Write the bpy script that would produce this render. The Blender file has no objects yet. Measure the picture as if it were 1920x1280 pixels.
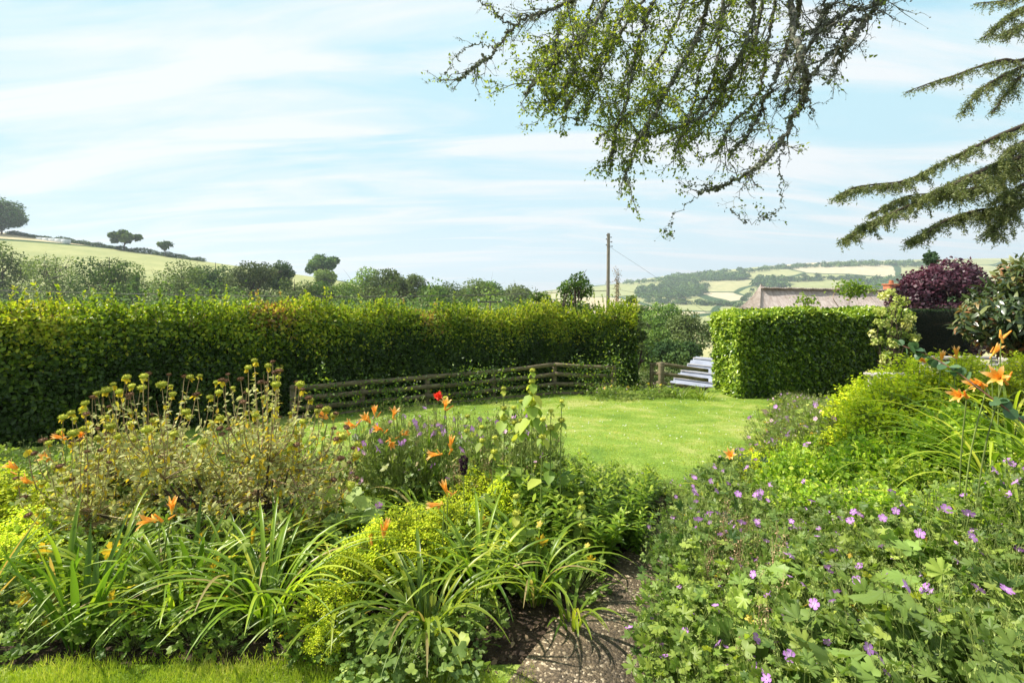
import bpy, math, numpy as np
from mathutils import Vector, Matrix
C = bpy.context.scene.collection
F = 907.0; HZ = 540.0; CAMZ = 1.7
rng = np.random.default_rng(7)
R = math.radians
def W(px, py, Y): return np.array([(px-960)/F*Y, Y, CAMZ-(py-HZ)/F*Y])
def sm(a, b, x):
    t = np.clip((np.asarray(x, float)-a)/(b-a), 0, 1); return t*t*(3-2*t)

# ------------------------------------------------------------------ noise
def _h(i, j, k):
    n = (i.astype(np.int64)*73856093) ^ (j.astype(np.int64)*19349663) ^ (k.astype(np.int64)*83492791)
    n = (n ^ (n >> 13))*1274126177 & 0x7fffffff
    return ((n ^ (n >> 16)) & 0xffff)/65535.0
def vn(p):
    p = np.asarray(p, float); f = np.floor(p); r = p-f; r = r*r*(3-2*r); f = f.astype(np.int64); o = 0
    for a in (0, 1):
        for b in (0, 1):
            for c in (0, 1):
                w = (r[:, 0] if a else 1-r[:, 0])*(r[:, 1] if b else 1-r[:, 1])*(r[:, 2] if c else 1-r[:, 2])
                o = o+w*_h(f[:, 0]+a, f[:, 1]+b, f[:, 2]+c)
    return o*2-1
def fbm(p, o=3):
    s = 0; a = 1; p = np.asarray(p, float)
    for _ in range(o): s = s+a*vn(p); p = p*2.03+11.3; a *= .5
    return s/1.7

# ------------------------------------------------------------------ terrain
FX = [-3000, 0, 150, 309, 417, 587, 834, 1142, 1482, 3000]; FZ = [-30, -22, 2, 15, 32, 52, 74, 83, 88, 95]
def H(x, y):
    x = np.asarray(x, float); y = np.asarray(y, float)
    g = -.094*np.clip(y-2.5, 0, 8.6)
    d = (x-.4)*.817-(y-2.1)*.576
    g = g+(.42*sm(.3, 2.0, d)+.3*sm(.9, 2.2, d)*sm(2.4, 3.8, y))*(1-sm(6.5, 8.5, y))
    z1 = np.interp(y, [12.4, 15, 20, 40, 60], [0, -2.3, -3.2, -5.4, -6.2])
    Rg = np.clip(34-.142*(x+300), -40, 44)
    s = sm(60, 290, y)
    z2 = -7.0*(1-s)+Rg*s
    z2 = np.where(y > 290, Rg+(-40-Rg)*sm(290, 520, y), z2)
    Fr = np.interp(x, FX, FZ)
    u = sm(560, 1400, y)
    z3 = -40*(1-u)+Fr*u
    z3 = np.where(y > 1400, Fr-(y-1400)*.05, z3)
    z = np.where(y < 12.4, g, np.where(y < 60, g+z1, np.where(y < 520, z2, z3)))
    return z
def Hs(x, y): return float(H(np.array([x]), np.array([y]))[0])
GY = np.geomspace(1.2, 2400, 900)
def gpt(px, py):
    """point on the ground seen at px,py"""
    z = CAMZ-(py-HZ)/F*GY; h = H((px-960)/F*GY, GY); k = np.nonzero(z <= h)[0]
    i = k[0] if len(k) else len(GY)-1
    return np.array([(px-960)/F*GY[i], GY[i], h[i]])

# ------------------------------------------------------------------ mesh builder
class MB:
    def __init__(s): s.v = []; s.f = []; s.t = []; s.n = 0
    def add(s, v, f, t=0.5):
        v = np.asarray(v, float).reshape(-1, 3); f = np.asarray(f, dtype=np.int64)
        s.v.append(v); s.f.append(f+s.n); s.t.append(np.broadcast_to(np.asarray(t, float), (len(v),)).copy()); s.n += len(v)
    def mesh(s, name, mat, smooth=False):
        me = bpy.data.meshes.new(name)
        if not s.v: return me
        v = np.concatenate(s.v); t = np.concatenate(s.t)
        li = np.concatenate([a.ravel() for a in s.f]); cnt = np.concatenate([np.full(len(a), a.shape[1]) for a in s.f])
        st = np.concatenate([[0], np.cumsum(cnt)[:-1]])
        me.vertices.add(len(v)); me.loops.add(len(li)); me.polygons.add(len(cnt))
        me.vertices.foreach_set('co', v.ravel().astype(np.float32)); me.loops.foreach_set('vertex_index', li.astype(np.int32))
        me.polygons.foreach_set('loop_start', st.astype(np.int32))
        if smooth: me.polygons.foreach_set('use_smooth', np.ones(len(cnt), bool))
        a = me.attributes.new('t', 'FLOAT', 'POINT'); a.data.foreach_set('value', t.astype(np.float32))
        me.update(calc_edges=True); me.materials.append(mat); return me
def nrm(a): return a/np.maximum(np.linalg.norm(a, axis=-1, keepdims=True), 1e-9)
# leaf templates: x width, y length, z normal
def T(v, f): return np.array(v, float), [np.array(g) for g in f]
LEAF = T([(0, 0, 0), (.3, .33, .1), (.24, .7, .06), (0, 1, -.1), (-.24, .7, .06), (-.3, .33, .1)], [[(0, 1, 2, 3), (0, 3, 4, 5)]])
LANCE = T([(0, 0, 0), (.12, .3, .05), (.1, .65, .0), (0, 1, -.16), (-.1, .65, .0), (-.12, .3, .05), (0, .5, .02)], [[(0, 1, 2, 6), (6, 2, 3, 4), (0, 6, 4, 5)]])
ROUND = T([(0, 0, 0), (.36, .2, .06), (.46, .55, .1), (.26, .88, .04), (0, 1, -.05), (-.26, .88, .04), (-.46, .55, .1), (-.36, .2, .06)], [[(0, 1, 2, 3), (0, 3, 4, 5), (0, 5, 6, 7)]])
DIA = T([(0, 0, 0), (.34, .5, .08), (0, 1, 0), (-.34, .5, .08)], [[(0, 1, 2, 3)]])
NEED = T([(-.07, 0, 0), (.07, 0, 0), (0, 1, 0)], [[(0, 1, 2)]])
def lobed(n, deep, ser=.2):
    v = [(0, 0, 0)]; m = n*6+1
    for i in range(m):
        u = i/(m-1); a = R(-152+304*u); ph = u*n % 1.0 if i < m-1 else 0
        l = 1-abs(ph-.5)*2
        r = (.5-deep*.42)+ (deep*.5)*(l**.6)+(ser*(.5 if i % 2 else -.2) if 0 < l < 1 else 0)*.6
        r *= .8+.2*math.cos(a*.5)
        v.append((math.sin(a)*r, math.cos(a)*r+.12, .1*r*math.cos(n*a*1.0)+.22*r*r-.05))
    return T(v, [[(0, i+1, i+2) for i in range(m-1)]])
LOB5 = lobed(5, .75); LOB7 = lobed(7, .55); LOB3 = lobed(3, .6, .1)
def leaves(mb, pos, axis, up, size, tmpl, t=.5, wid=1.0):
    pos = np.asarray(pos, float); N = len(pos)
    if N == 0: return
    a = nrm(np.asarray(axis, float)); up = np.asarray(up, float)
    n = up-(up*a).sum(1)[:, None]*a; n = nrm(n); s = np.cross(a, n)
    tv, tf = tmpl; K = len(tv); size = np.broadcast_to(size, (N,)); wid = np.broadcast_to(wid, (N,))
    v = pos[:, None]+size[:, None, None]*(tv[None, :, 0, None]*wid[:, None, None]*s[:, None]+tv[None, :, 1, None]*a[:, None]+tv[None, :, 2, None]*n[:, None])
    tt = np.repeat(np.broadcast_to(t, (N,)), K); base = mb.n
    mb.add(v, np.zeros((0, 3), int), tt)
    off = base+np.arange(N)*K
    for f in tf: mb.f.append((off[:, None, None]+f[None]).reshape(-1, f.shape[1]))
def rnd(n, s=1.0, r=None): return (r or rng).normal(0, s, (n, 3))
def ribbons(mb, p0, az, L, th0, th1, w, S=8, t=.5, fold=.25, pw=1.0, twist=0):
    """arching strap leaves: elevation goes th0 -> th1 along the blade"""
    p0 = np.asarray(p0, float); N = len(p0); s = np.linspace(0, 1, S+1)
    f = lambda q: np.broadcast_to(np.asarray(q, float), (N,))
    az, L, th0, th1, w, t = map(f, (az, L, th0, th1, w, t))
    th = th0[:, None]+(th1-th0)[:, None]*s[None]**pw
    hd = np.stack([np.cos(az), np.sin(az), 0*az], 1)
    sd = np.stack([-np.sin(az), np.cos(az), 0*az], 1)
    dl = (L/S)[:, None]
    hx = np.concatenate([np.zeros((N, 1)), np.cumsum(np.cos(th[:, :-1])*dl, 1)], 1); hz = np.concatenate([np.zeros((N, 1)), np.cumsum(np.sin(th[:, :-1])*dl, 1)], 1)
    c = p0[:, None]+hx[..., None]*hd[:, None]; c[..., 2] += hz
    nn = -np.sin(th)[..., None]*hd[:, None]; nn[..., 2] += np.cos(th)
    prof = np.minimum(1, (.55+2.2*s))*np.clip((1.02-s)*2.6, 0, 1)**.8
    ww = w[:, None]*prof[None]
    V = np.stack([c-ww[..., None]*sd[:, None]*.5+nn*ww[..., None]*fold, c, c+ww[..., None]*sd[:, None]*.5+nn*ww[..., None]*fold], 2)
    K = 3*(S+1); fa = []
    for i in range(S):
        for j in (0, 1): fa.append((i*3+j, i*3+j+1, i*3+j+4, i*3+j+3))
    fa = np.array(fa); base = mb.n
    mb.add(V, np.zeros((0, 4), int), np.repeat(t, K)); mb.f.append((base+np.arange(N)[:, None, None]*K+fa[None]).reshape(-1, 4))
    return c
def cr(pts, n=6):
    P = [np.asarray(p, float) for p in pts]; P = [2*P[0]-P[1]]+P+[2*P[-1]-P[-2]]; o = []
    for i in range(1, len(P)-2):
        for k in range(n):
            t = k/n; a, b, c, d = P[i-1], P[i], P[i+1], P[i+2]
            o.append(.5*((2*b)+(c-a)*t+(2*a-5*b+4*c-d)*t*t+(3*b-a-3*c+d)*t**3))
    o.append(P[-2]); return np.array(o)
def tube(mb, P, r0, r1, sides=5, t=.5, jit=0, pw=1.0, r=None):
    P = np.asarray(P, float); n = len(P); u = np.linspace(0, 1, n)**pw; rad = r0+(r1-r0)*u
    if jit: rad = rad*(1+jit*(r or rng).uniform(-1, 1, n))
    tg = nrm(np.gradient(P, axis=0)); ref = np.array([0, 0, 1.]) if abs(tg[:, 2]).mean() < .8 else np.array([1., 0, 0])
    s = nrm(np.cross(tg, ref)); q = np.cross(s, tg); a = np.arange(sides)*2*math.pi/sides
    V = P[:, None]+rad[:, None, None]*(np.cos(a)[None, :, None]*s[:, None]+np.sin(a)[None, :, None]*q[:, None])
    f = []
    for i in range(n-1):
        for j in range(sides): f.append((i*sides+j, i*sides+(j+1) % sides, (i+1)*sides+(j+1) % sides, (i+1)*sides+j))
    mb.add(V, f, t)
def box(mb, c, s, rz=0, t=.5, bev=0):
    c = np.array(c, float); s = np.array(s, float)/2
    if bev <= 0:
        v = np.array([(x, y, z) for x in (-1, 1) for y in (-1, 1) for z in (-1, 1)])*s
        f = [(0, 1, 3, 2), (4, 6, 7, 5), (0, 4, 5, 1), (2, 3, 7, 6), (0, 2, 6, 4), (1, 5, 7, 3)]
        m = np.array([[math.cos(rz), math.sin(rz), 0], [-math.sin(rz), math.cos(rz), 0], [0, 0, 1]]); mb.add(v@m+c, f, t); return
    b = bev; v = []; 
    for z in (-s[2], -s[2]+b, s[2]-b, s[2]):
        e = b if abs(z) == s[2] else 0
        for x, y in ((-s[0]+b, -s[1]+e), (s[0]-b, -s[1]+e), (s[0]-e, -s[1]+b), (s[0]-e, s[1]-b), (s[0]-b, s[1]-e), (-s[0]+b, s[1]-e), (-s[0]+e, s[1]-b), (-s[0]+e, -s[1]+b)): v.append((x, y, z))
    m = np.array([[math.cos(rz), math.sin(rz), 0], [-math.sin(rz), math.cos(rz), 0], [0, 0, 1]])
    f = [(i*8+j, i*8+(j+1) % 8, i*8+8+(j+1) % 8, i*8+8+j) for i in range(3) for j in range(8)]
    base = mb.n; mb.add(np.array(v)@m+c, f, t); mb.f.append(np.array([list(range(7, -1, -1)), list(range(24, 32))])+base)
def beam(mb, a, b, h, th, t=.5, sag=0, n=6, wob=.004):
    """sawn board from a to b, height h, thickness th, slight wobble"""
    a = np.array(a, float); b = np.array(b, float); d = b-a; d2 = nrm(np.array([d[0], d[1], 0])[None])[0]; s = np.array([-d2[1], d2[0], 0])*th/2
    V = []
    for i in range(n+1):
        p = a+d*i/n; p[2] += rng.uniform(-wob, wob)-sag*math.sin(math.pi*i/n); q = s; hh = h/2*(1+rng.uniform(-.05, .05))
        for e in ((-1, -1), (1, -1), (1, 1), (-1, 1)): V.append(p+q*e[0]+np.array([0, 0, hh*e[1]]))
    f = [(i*4+j, i*4+(j+1) % 4, i*4+4+(j+1) % 4, i*4+4+j) for i in range(n) for j in range(4)]+[(3, 2, 1, 0), (n*4, n*4+1, n*4+2, n*4+3)]
    mb.add(V, f, t)

# ------------------------------------------------------------------ materials
def newmat(name):
    m = bpy.data.materials.new(name); m.use_nodes = True; nt = m.node_tree; nt.nodes.clear(); return m, nt
def ramp(nt, stops, fac=None, interp='LINEAR'):
    r = nt.nodes.new('ShaderNodeValToRGB'); r.color_ramp.interpolation = interp; e = r.color_ramp.elements
    while len(e) > 1: e.remove(e[-1])
    e[0].position = stops[0][0]; e[0].color = (*stops[0][1], 1)
    for p, c in stops[1:]: q = e.new(p); q.color = (*c, 1)
    if fac: nt.links.new(fac, r.inputs[0])
    return r
def leafmat(name, stops, rough=.45, trans=.35, spec=.4, tint=(1.25, 1.3, .6), vary=.25):
    m, nt = newmat(name); N = nt.nodes.new; L = nt.links.new
    at = N('ShaderNodeAttribute'); at.attribute_name = 't'; r = ramp(nt, stops, at.outputs['Fac'])
    oi = N('ShaderNodeObjectInfo'); mr = N('ShaderNodeMapRange'); mr.inputs[3].default_value = 1-vary; mr.inputs[4].default_value = 1+vary; L(oi.outputs['Random'], mr.inputs[0])
    hs = N('ShaderNodeHueSaturation'); L(mr.outputs[0], hs.inputs['Value']); L(r.outputs[0], hs.inputs['Color'])
    p = N('ShaderNodeBsdfPrincipled'); p.inputs['Roughness'].default_value = rough; p.inputs['Specular IOR Level'].default_value = spec; L(hs.outputs[0], p.inputs['Base Color'])
    o = N('ShaderNodeOutputMaterial')
    if trans > 0:
        mm = N('ShaderNodeMix'); mm.data_type = 'RGBA'; mm.blend_type = 'MULTIPLY'; mm.inputs[0].default_value = 1; L(hs.outputs[0], mm.inputs[6]); mm.inputs[7].default_value = (*tint, 1)
        tr = N('ShaderNodeBsdfTranslucent'); L(mm.outputs[2], tr.inputs[0])
        mx = N('ShaderNodeMixShader'); mx.inputs[0].default_value = trans; L(p.outputs[0], mx.inputs[1]); L(tr.outputs[0], mx.inputs[2]); L(mx.outputs[0], o.inputs[0])
    else: L(p.outputs[0], o.inputs[0])
    return m
def noisemat(name, stops, scale=8, detail=6, rough=.85, bump=.3, bscale=None, sx=(1, 1, 1), spec=.3, dist=.02):
    m, nt = newmat(name); N = nt.nodes.new; L = nt.links.new
    tc = N('ShaderNodeTexCoord'); mp = N('ShaderNodeMapping'); mp.inputs['Scale'].default_value = sx; L(tc.outputs['Object'], mp.inputs[0])
    n = N('ShaderNodeTexNoise'); n.inputs['Scale'].default_value = scale; n.inputs['Detail'].default_value = detail; n.inputs['Roughness'].default_value = .65; L(mp.outputs[0], n.inputs[0])
    r = ramp(nt, stops, n.outputs[0]); p = N('ShaderNodeBsdfPrincipled'); p.inputs['Roughness'].default_value = rough; p.inputs['Specular IOR Level'].default_value = spec
    L(r.outputs[0], p.inputs['Base Color']); b = N('ShaderNodeBump'); b.inputs['Strength'].default_value = bump; b.inputs['Distance'].default_value = dist
    n2 = N('ShaderNodeTexNoise'); n2.inputs['Scale'].default_value = bscale or scale*3; n2.inputs['Detail'].default_value = 6; L(mp.outputs[0], n2.inputs[0]); L(n2.outputs[0], b.inputs['Height']); L(b.outputs[0], p.inputs['Normal'])
    o = N('ShaderNodeOutputMaterial'); L(p.outputs[0], o.inputs[0]); return m
G = {}
G['hedge'] = leafmat('hedge_leaf', [(0, (0.0232, 0.0513, 0.012)), (.35, (0.0725, 0.142, 0.022)), (.6, (0.29, 0.419, 0.035)), (.78, (0.609, 0.648, 0.05)), (.88, (0.62, 0.56, 0.08)), (.94, (0.42, 0.23, 0.09)), (1, (0.5, 0.3, 0.14))], .4, .48, .4)
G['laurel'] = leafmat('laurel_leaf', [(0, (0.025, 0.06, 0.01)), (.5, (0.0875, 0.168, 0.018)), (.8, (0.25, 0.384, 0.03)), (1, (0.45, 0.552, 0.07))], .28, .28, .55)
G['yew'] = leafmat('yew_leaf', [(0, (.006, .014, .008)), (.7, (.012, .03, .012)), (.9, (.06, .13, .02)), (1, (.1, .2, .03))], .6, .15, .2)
G['purple'] = leafmat('purple_leaf', [(0, (0.0186, 0.0056, 0.0117)), (.5, (0.0465, 0.0126, 0.026)), (1, (0.0992, 0.035, 0.052))], .4, .25, .4, (1.4, .6, .8))
G['conifer'] = leafmat('conifer_leaf', [(0, (0.026, 0.065, 0.0275)), (1, (0.091, 0.182, 0.055))], .6, .15)
G['cedar'] = leafmat('cedar_needle', [(0, (.09, .13, .045)), (.5, (.2, .24, .08)), (1, (.36, .38, .15))], .5, .3, .3)
G['tree_a'] = leafmat('tree_leaf_mid_green', [(0, (0.05, 0.102, 0.0216)), (.6, (0.12, 0.204, 0.0396)), (1, (0.23, 0.326, 0.072))], .6, .3, .08)
G['tree_b'] = leafmat('tree_leaf_dark_green', [(0, (0.0338, 0.078, 0.025)), (.6, (0.0878, 0.156, 0.045)), (1, (0.176, 0.26, 0.07))], .6, .25, .08)
G['tree_c'] = leafmat('tree_leaf_pale_green', [(0, (0.0748, 0.118, 0.0325)), (.6, (0.156, 0.215, 0.065)), (1, (0.245, 0.311, 0.111))], .6, .35, .08)
G['tree_d'] = leafmat('tree_leaf_grey_green', [(0, (0.0614, 0.0938, 0.0347)), (.6, (0.13, 0.172, 0.0595)), (1, (0.211, 0.266, 0.0992))], .6, .3, .08)
G['over'] = leafmat('overhanging_leaf', [(0, (0.0625, 0.103, 0.015)), (.6, (0.163, 0.218, 0.03)), (1, (0.338, 0.38, 0.055))], .4, .5, .4, (1.5, 1.45, .5))
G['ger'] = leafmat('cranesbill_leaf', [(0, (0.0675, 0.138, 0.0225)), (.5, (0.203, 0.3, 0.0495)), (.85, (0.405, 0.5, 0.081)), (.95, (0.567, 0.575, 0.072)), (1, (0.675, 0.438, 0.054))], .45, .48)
G['gerg'] = leafmat('cranesbill_leaf_blue', [(0, (0.056, 0.119, 0.025)), (.6, (0.176, 0.266, 0.055)), (1, (0.4, 0.49, 0.1))], .45, .48)
G['mint'] = leafmat('small_leaf_lime', [(0, (0.072, 0.161, 0.015)), (.5, (0.24, 0.391, 0.03)), (.85, (0.432, 0.552, 0.05)), (1, (0.552, 0.598, 0.08))], .45, .48)
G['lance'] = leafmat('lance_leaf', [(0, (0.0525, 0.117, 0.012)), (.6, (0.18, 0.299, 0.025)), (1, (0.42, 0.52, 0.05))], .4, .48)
G['strap'] = leafmat('strap_leaf', [(0, (0.0725, 0.143, 0.012)), (.5, (0.203, 0.312, 0.025)), (.85, (0.435, 0.507, 0.05)), (.95, (0.609, 0.546, 0.06)), (1, (.42, .33, .14))], .35, .48, .45)
G['iris'] = leafmat('sword_leaf', [(0, (0.054, 0.12, 0.015)), (.6, (0.144, 0.255, 0.025)), (.9, (0.36, 0.45, 0.04)), (1, (.4, .27, .1))], .4, .48)
G['grey'] = leafmat('felted_leaf', [(0, (0.196, 0.22, 0.068)), (.45, (0.414, 0.429, 0.17)), (.75, (0.598, 0.594, 0.281)), (.88, (0.632, 0.55, 0.051)), (1, (0.69, 0.462, 0.034))], .7, .35, .15, (1.2, 1.2, .7))
G['spur'] = leafmat('lime_floret', [(0, (.3, .42, .02)), (.6, (.56, .66, .03)), (1, (.78, .76, .04))], .6, .35, .2, (1.2, 1.2, .5))
G['sage'] = leafmat('sage_leaf', [(0, (0.096, 0.176, 0.02)), (.6, (0.288, 0.396, 0.06)), (1, (0.6, 0.572, 0.1))], .55, .4)
G['aqui'] = leafmat('blue_green_leaf', [(0, (0.084, 0.156, 0.032)), (.6, (0.238, 0.348, 0.072)), (1, (0.476, 0.552, 0.104))], .5, .35)
G['greenhead'] = leafmat('green_seed_head', [(0, (.24, .28, .03)), (.6, (.5, .52, .07)), (1, (.7, .66, .16))], .7, .1, .2)
G['brownhead'] = leafmat('brown_seed_head', [(0, (.1, .055, .035)), (1, (.3, .17, .1))], .9, 0, .1)
G['lily'] = leafmat('orange_petal', [(0, (.85, .65, .12)), (.3, (.92, .5, .08)), (.7, (.92, .42, .07)), (1, (.95, .6, .25))], .45, .35, .3, (1.1, 1.0, .7), .12)
G['lilac'] = leafmat('lilac_petal', [(0, (.8, .65, .82)), (.4, (.62, .33, .72)), (1, (.52, .22, .66))], .5, .35, .2, (1.1, .9, 1.1), .2)
G['pinkish'] = leafmat('pale_pink_petal', [(0, (.6, .35, .5)), (1, (.75, .5, .62))], .5, .3, .2, (1, 1, 1))
G['red'] = leafmat('red_petal', [(0, (.75, .03, .02)), (1, (.85, .08, .03))], .4, .3, .3, (1, 1, 1))
G['plum'] = leafmat('dark_plum_bloom', [(0, (.02, .008, .015)), (1, (.07, .02, .04))], .7, 0)
G['bean'] = leafmat('shrub_leaf_bronze', [(0, (0.039, 0.0715, 0.024)), (.45, (0.104, 0.154, 0.048)), (.75, (0.26, 0.286, 0.088)), (.9, (0.39, 0.242, 0.08)), (1, (0.468, 0.22, 0.096))], .28, .25, .6)
G['vari'] = leafmat('variegated_leaf', [(0, (.2, .28, .05)), (.5, (.45, .5, .12)), (1, (.7, .68, .3))], .45, .35)
G['vine'] = leafmat('bright_vine_leaf', [(0, (.12, .24, .02)), (1, (.34, .46, .04))], .45, .45)
G['rose'] = leafmat('rose_leaf', [(0, (.04, .1, .04)), (1, (.13, .22, .1))], .35, .3, .5)
G['grass'] = leafmat('grass_blade', [(0, (0.15, 0.234, 0.022)), (.5, (0.312, 0.403, 0.0385)), (.85, (0.475, 0.52, 0.088)), (1, (0.625, 0.585, 0.198))], .6, .4, .2)
G['stem'] = leafmat('green_stem', [(0, (.1, .16, .03)), (1, (.25, .3, .07))], .6, 0)
G['twig'] = leafmat('dry_stem', [(0, (0.156, 0.092, 0.042)), (.5, (0.336, 0.23, 0.126)), (1, (0.54, 0.414, 0.231))], .8, 0, .1)
G['bark'] = noisemat('bark_lichened', [(0.3, (.05, .045, .035)), (.5, (.13, .12, .095)), (.62, (.26, .28, .2)), (.8, (.36, .38, .3))], 22, 6, .9, .6)
G['barkd'] = noisemat('bark_dark', [(0.3, (.03, .022, .016)), (.6, (.09, .065, .045)), (.8, (.16, .12, .08))], 25, 6, .9, .6)
G['lichen'] = leafmat('lichen_tuft', [(0, (.1, .1, .08)), (.5, (.2, .21, .16)), (1, (.32, .35, .25))], .9, .1)
G['soil'] = noisemat('soil', [(.3, (.018, .012, .008)), (.5, (.05, .034, .022)), (.75, (.11, .075, .05))], 14, 8, 1, .8, 60, dist=.03)
G['wood'] = noisemat('weathered_fence_wood', [(.25, (.06, .052, .03)), (.5, (.16, .13, .08)), (.7, (.24, .2, .12)), (.85, (.2, .24, .09))], 9, 8, .85, .5, 40, (1, 1, 6))
G['benchw'] = noisemat('silvered_bench_wood', [(.3, (.3, .27, .24)), (.7, (.5, .46, .42))], 12, 8, .8, .3, 60, (1, 6, 6))
G['core'] = noisemat('hedge_interior_twigs', [(.3, (.015, .02, .008)), (.7, (.06, .055, .025))], 20, 6, 1, .8)
G['pole'] = noisemat('pole_wood', [(.3, (.12, .1, .075)), (.7, (.28, .25, .2))], 6, 6, .9, .4, 30, (4, 4, .4))
G['iron'] = noisemat('dark_metal', [(.3, (.03, .03, .03)), (.7, (.07, .065, .06))], 30, 3, .6, .1)
G['white'] = noisemat('white_porcelain', [(.3, (.7, .7, .68)), (.7, (.82, .82, .8))], 30, 3, .3, .05)
G['brick'] = noisemat('orange_chimney', [(.3, (.32, .1, .05)), (.7, (.5, .2, .1))], 8, 6, .9, .4)
G['render'] = noisemat('cream_wall', [(.3, (.6, .55, .45)), (.7, (.7, .65, .56))], 3, 5, .9, .2)
G['glass'] = noisemat('window_glass', [(.3, (.02, .025, .03)), (.7, (.04, .05, .06))], 3, 2, .08, 0, spec=.8)
G['thatch'] = noisemat('thatch', [(.3, (.34, .26, .22)), (.5, (.52, .44, .4)), (.75, (.68, .6, .55))], 3.2, 10, 1, 1.0, 20, (2.2, .5, .5), dist=.12)
G['panel'] = noisemat('pale_panels', [(.3, (.55, .58, .6)), (.7, (.72, .74, .75))], .5, 4, .5, .1)

# ground-type materials
def lawnmat():
    m, nt = newmat('lawn_turf'); N = nt.nodes.new; L = nt.links.new; tc = N('ShaderNodeTexCoord')
    a = N('ShaderNodeTexNoise'); a.inputs['Scale'].default_value = 1.1; a.inputs['Detail'].default_value = 8; a.inputs['Roughness'].default_value = .7; L(tc.outputs['Object'], a.inputs[0])
    r = ramp(nt, [(.32, (.1, .19, .03)), (.5, (.21, .31, .05)), (.62, (.36, .39, .12))], a.outputs[0])
    b = N('ShaderNodeTexNoise'); b.inputs['Scale'].default_value = 60; b.inputs['Detail'].default_value = 6; L(tc.outputs['Object'], b.inputs[0])
    r2 = ramp(nt, [(.3, (.5, .5, .5)), (.7, (1.35, 1.35, 1.3))], b.outputs[0])
    mm = N('ShaderNodeMix'); mm.data_type = 'RGBA'; mm.blend_type = 'MULTIPLY'; mm.inputs[0].default_value = 1; L(r.outputs[0], mm.inputs[6]); L(r2.outputs[0], mm.inputs[7])
    p = N('ShaderNodeBsdfPrincipled'); p.inputs['Roughness'].default_value = 1; p.inputs['Specular IOR Level'].default_value = .1; L(mm.outputs[2], p.inputs['Base Color'])
    bu = N('ShaderNodeBump'); bu.inputs['Distance'].default_value = .03; bu.inputs['Strength'].default_value = .7; L(b.outputs[0], bu.inputs['Height']); L(bu.outputs[0], p.inputs['Normal'])
    o = N('ShaderNodeOutputMaterial'); L(p.outputs[0], o.inputs[0]); return m
G['lawn'] = lawnmat()
def pavemat():
    m, nt = newmat('exposed_aggregate'); N = nt.nodes.new; L = nt.links.new; tc = N('ShaderNodeTexCoord')
    v = N('ShaderNodeTexVoronoi'); v.inputs['Scale'].default_value = 95; L(tc.outputs['Object'], v.inputs[0])
    s = N('ShaderNodeSeparateColor'); L(v.outputs['Color'], s.inputs[0])
    r = ramp(nt, [(0, (.055, .042, .024)), (.6, (.12, .09, .052)), (.86, (.19, .145, .088)), (.93, (.36, .3, .2)), (1, (.52, .46, .34))], s.outputs[0])
    n = N('ShaderNodeTexNoise'); n.inputs['Scale'].default_value = 3.5; n.inputs['Detail'].default_value = 8; L(tc.outputs['Object'], n.inputs[0])
    r2 = ramp(nt, [(.3, (.45, .42, .4)), (.7, (1.15, 1.1, 1.05))], n.outputs[0])
    mm = N('ShaderNodeMix'); mm.data_type = 'RGBA'; mm.blend_type = 'MULTIPLY'; mm.inputs[0].default_value = 1; L(r.outputs[0], mm.inputs[6]); L(r2.outputs[0], mm.inputs[7])
    p = N('ShaderNodeBsdfPrincipled'); p.inputs['Roughness'].default_value = .75; L(mm.outputs[2], p.inputs['Base Color'])
    bu = N('ShaderNodeBump'); bu.inputs['Distance'].default_value = .006; bu.invert = True; L(v.outputs['Distance'], bu.inputs['Height']); L(bu.outputs[0], p.inputs['Normal'])
    o = N('ShaderNodeOutputMaterial'); L(p.outputs[0], o.inputs[0]); return m
G['pave'] = pavemat()
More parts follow.
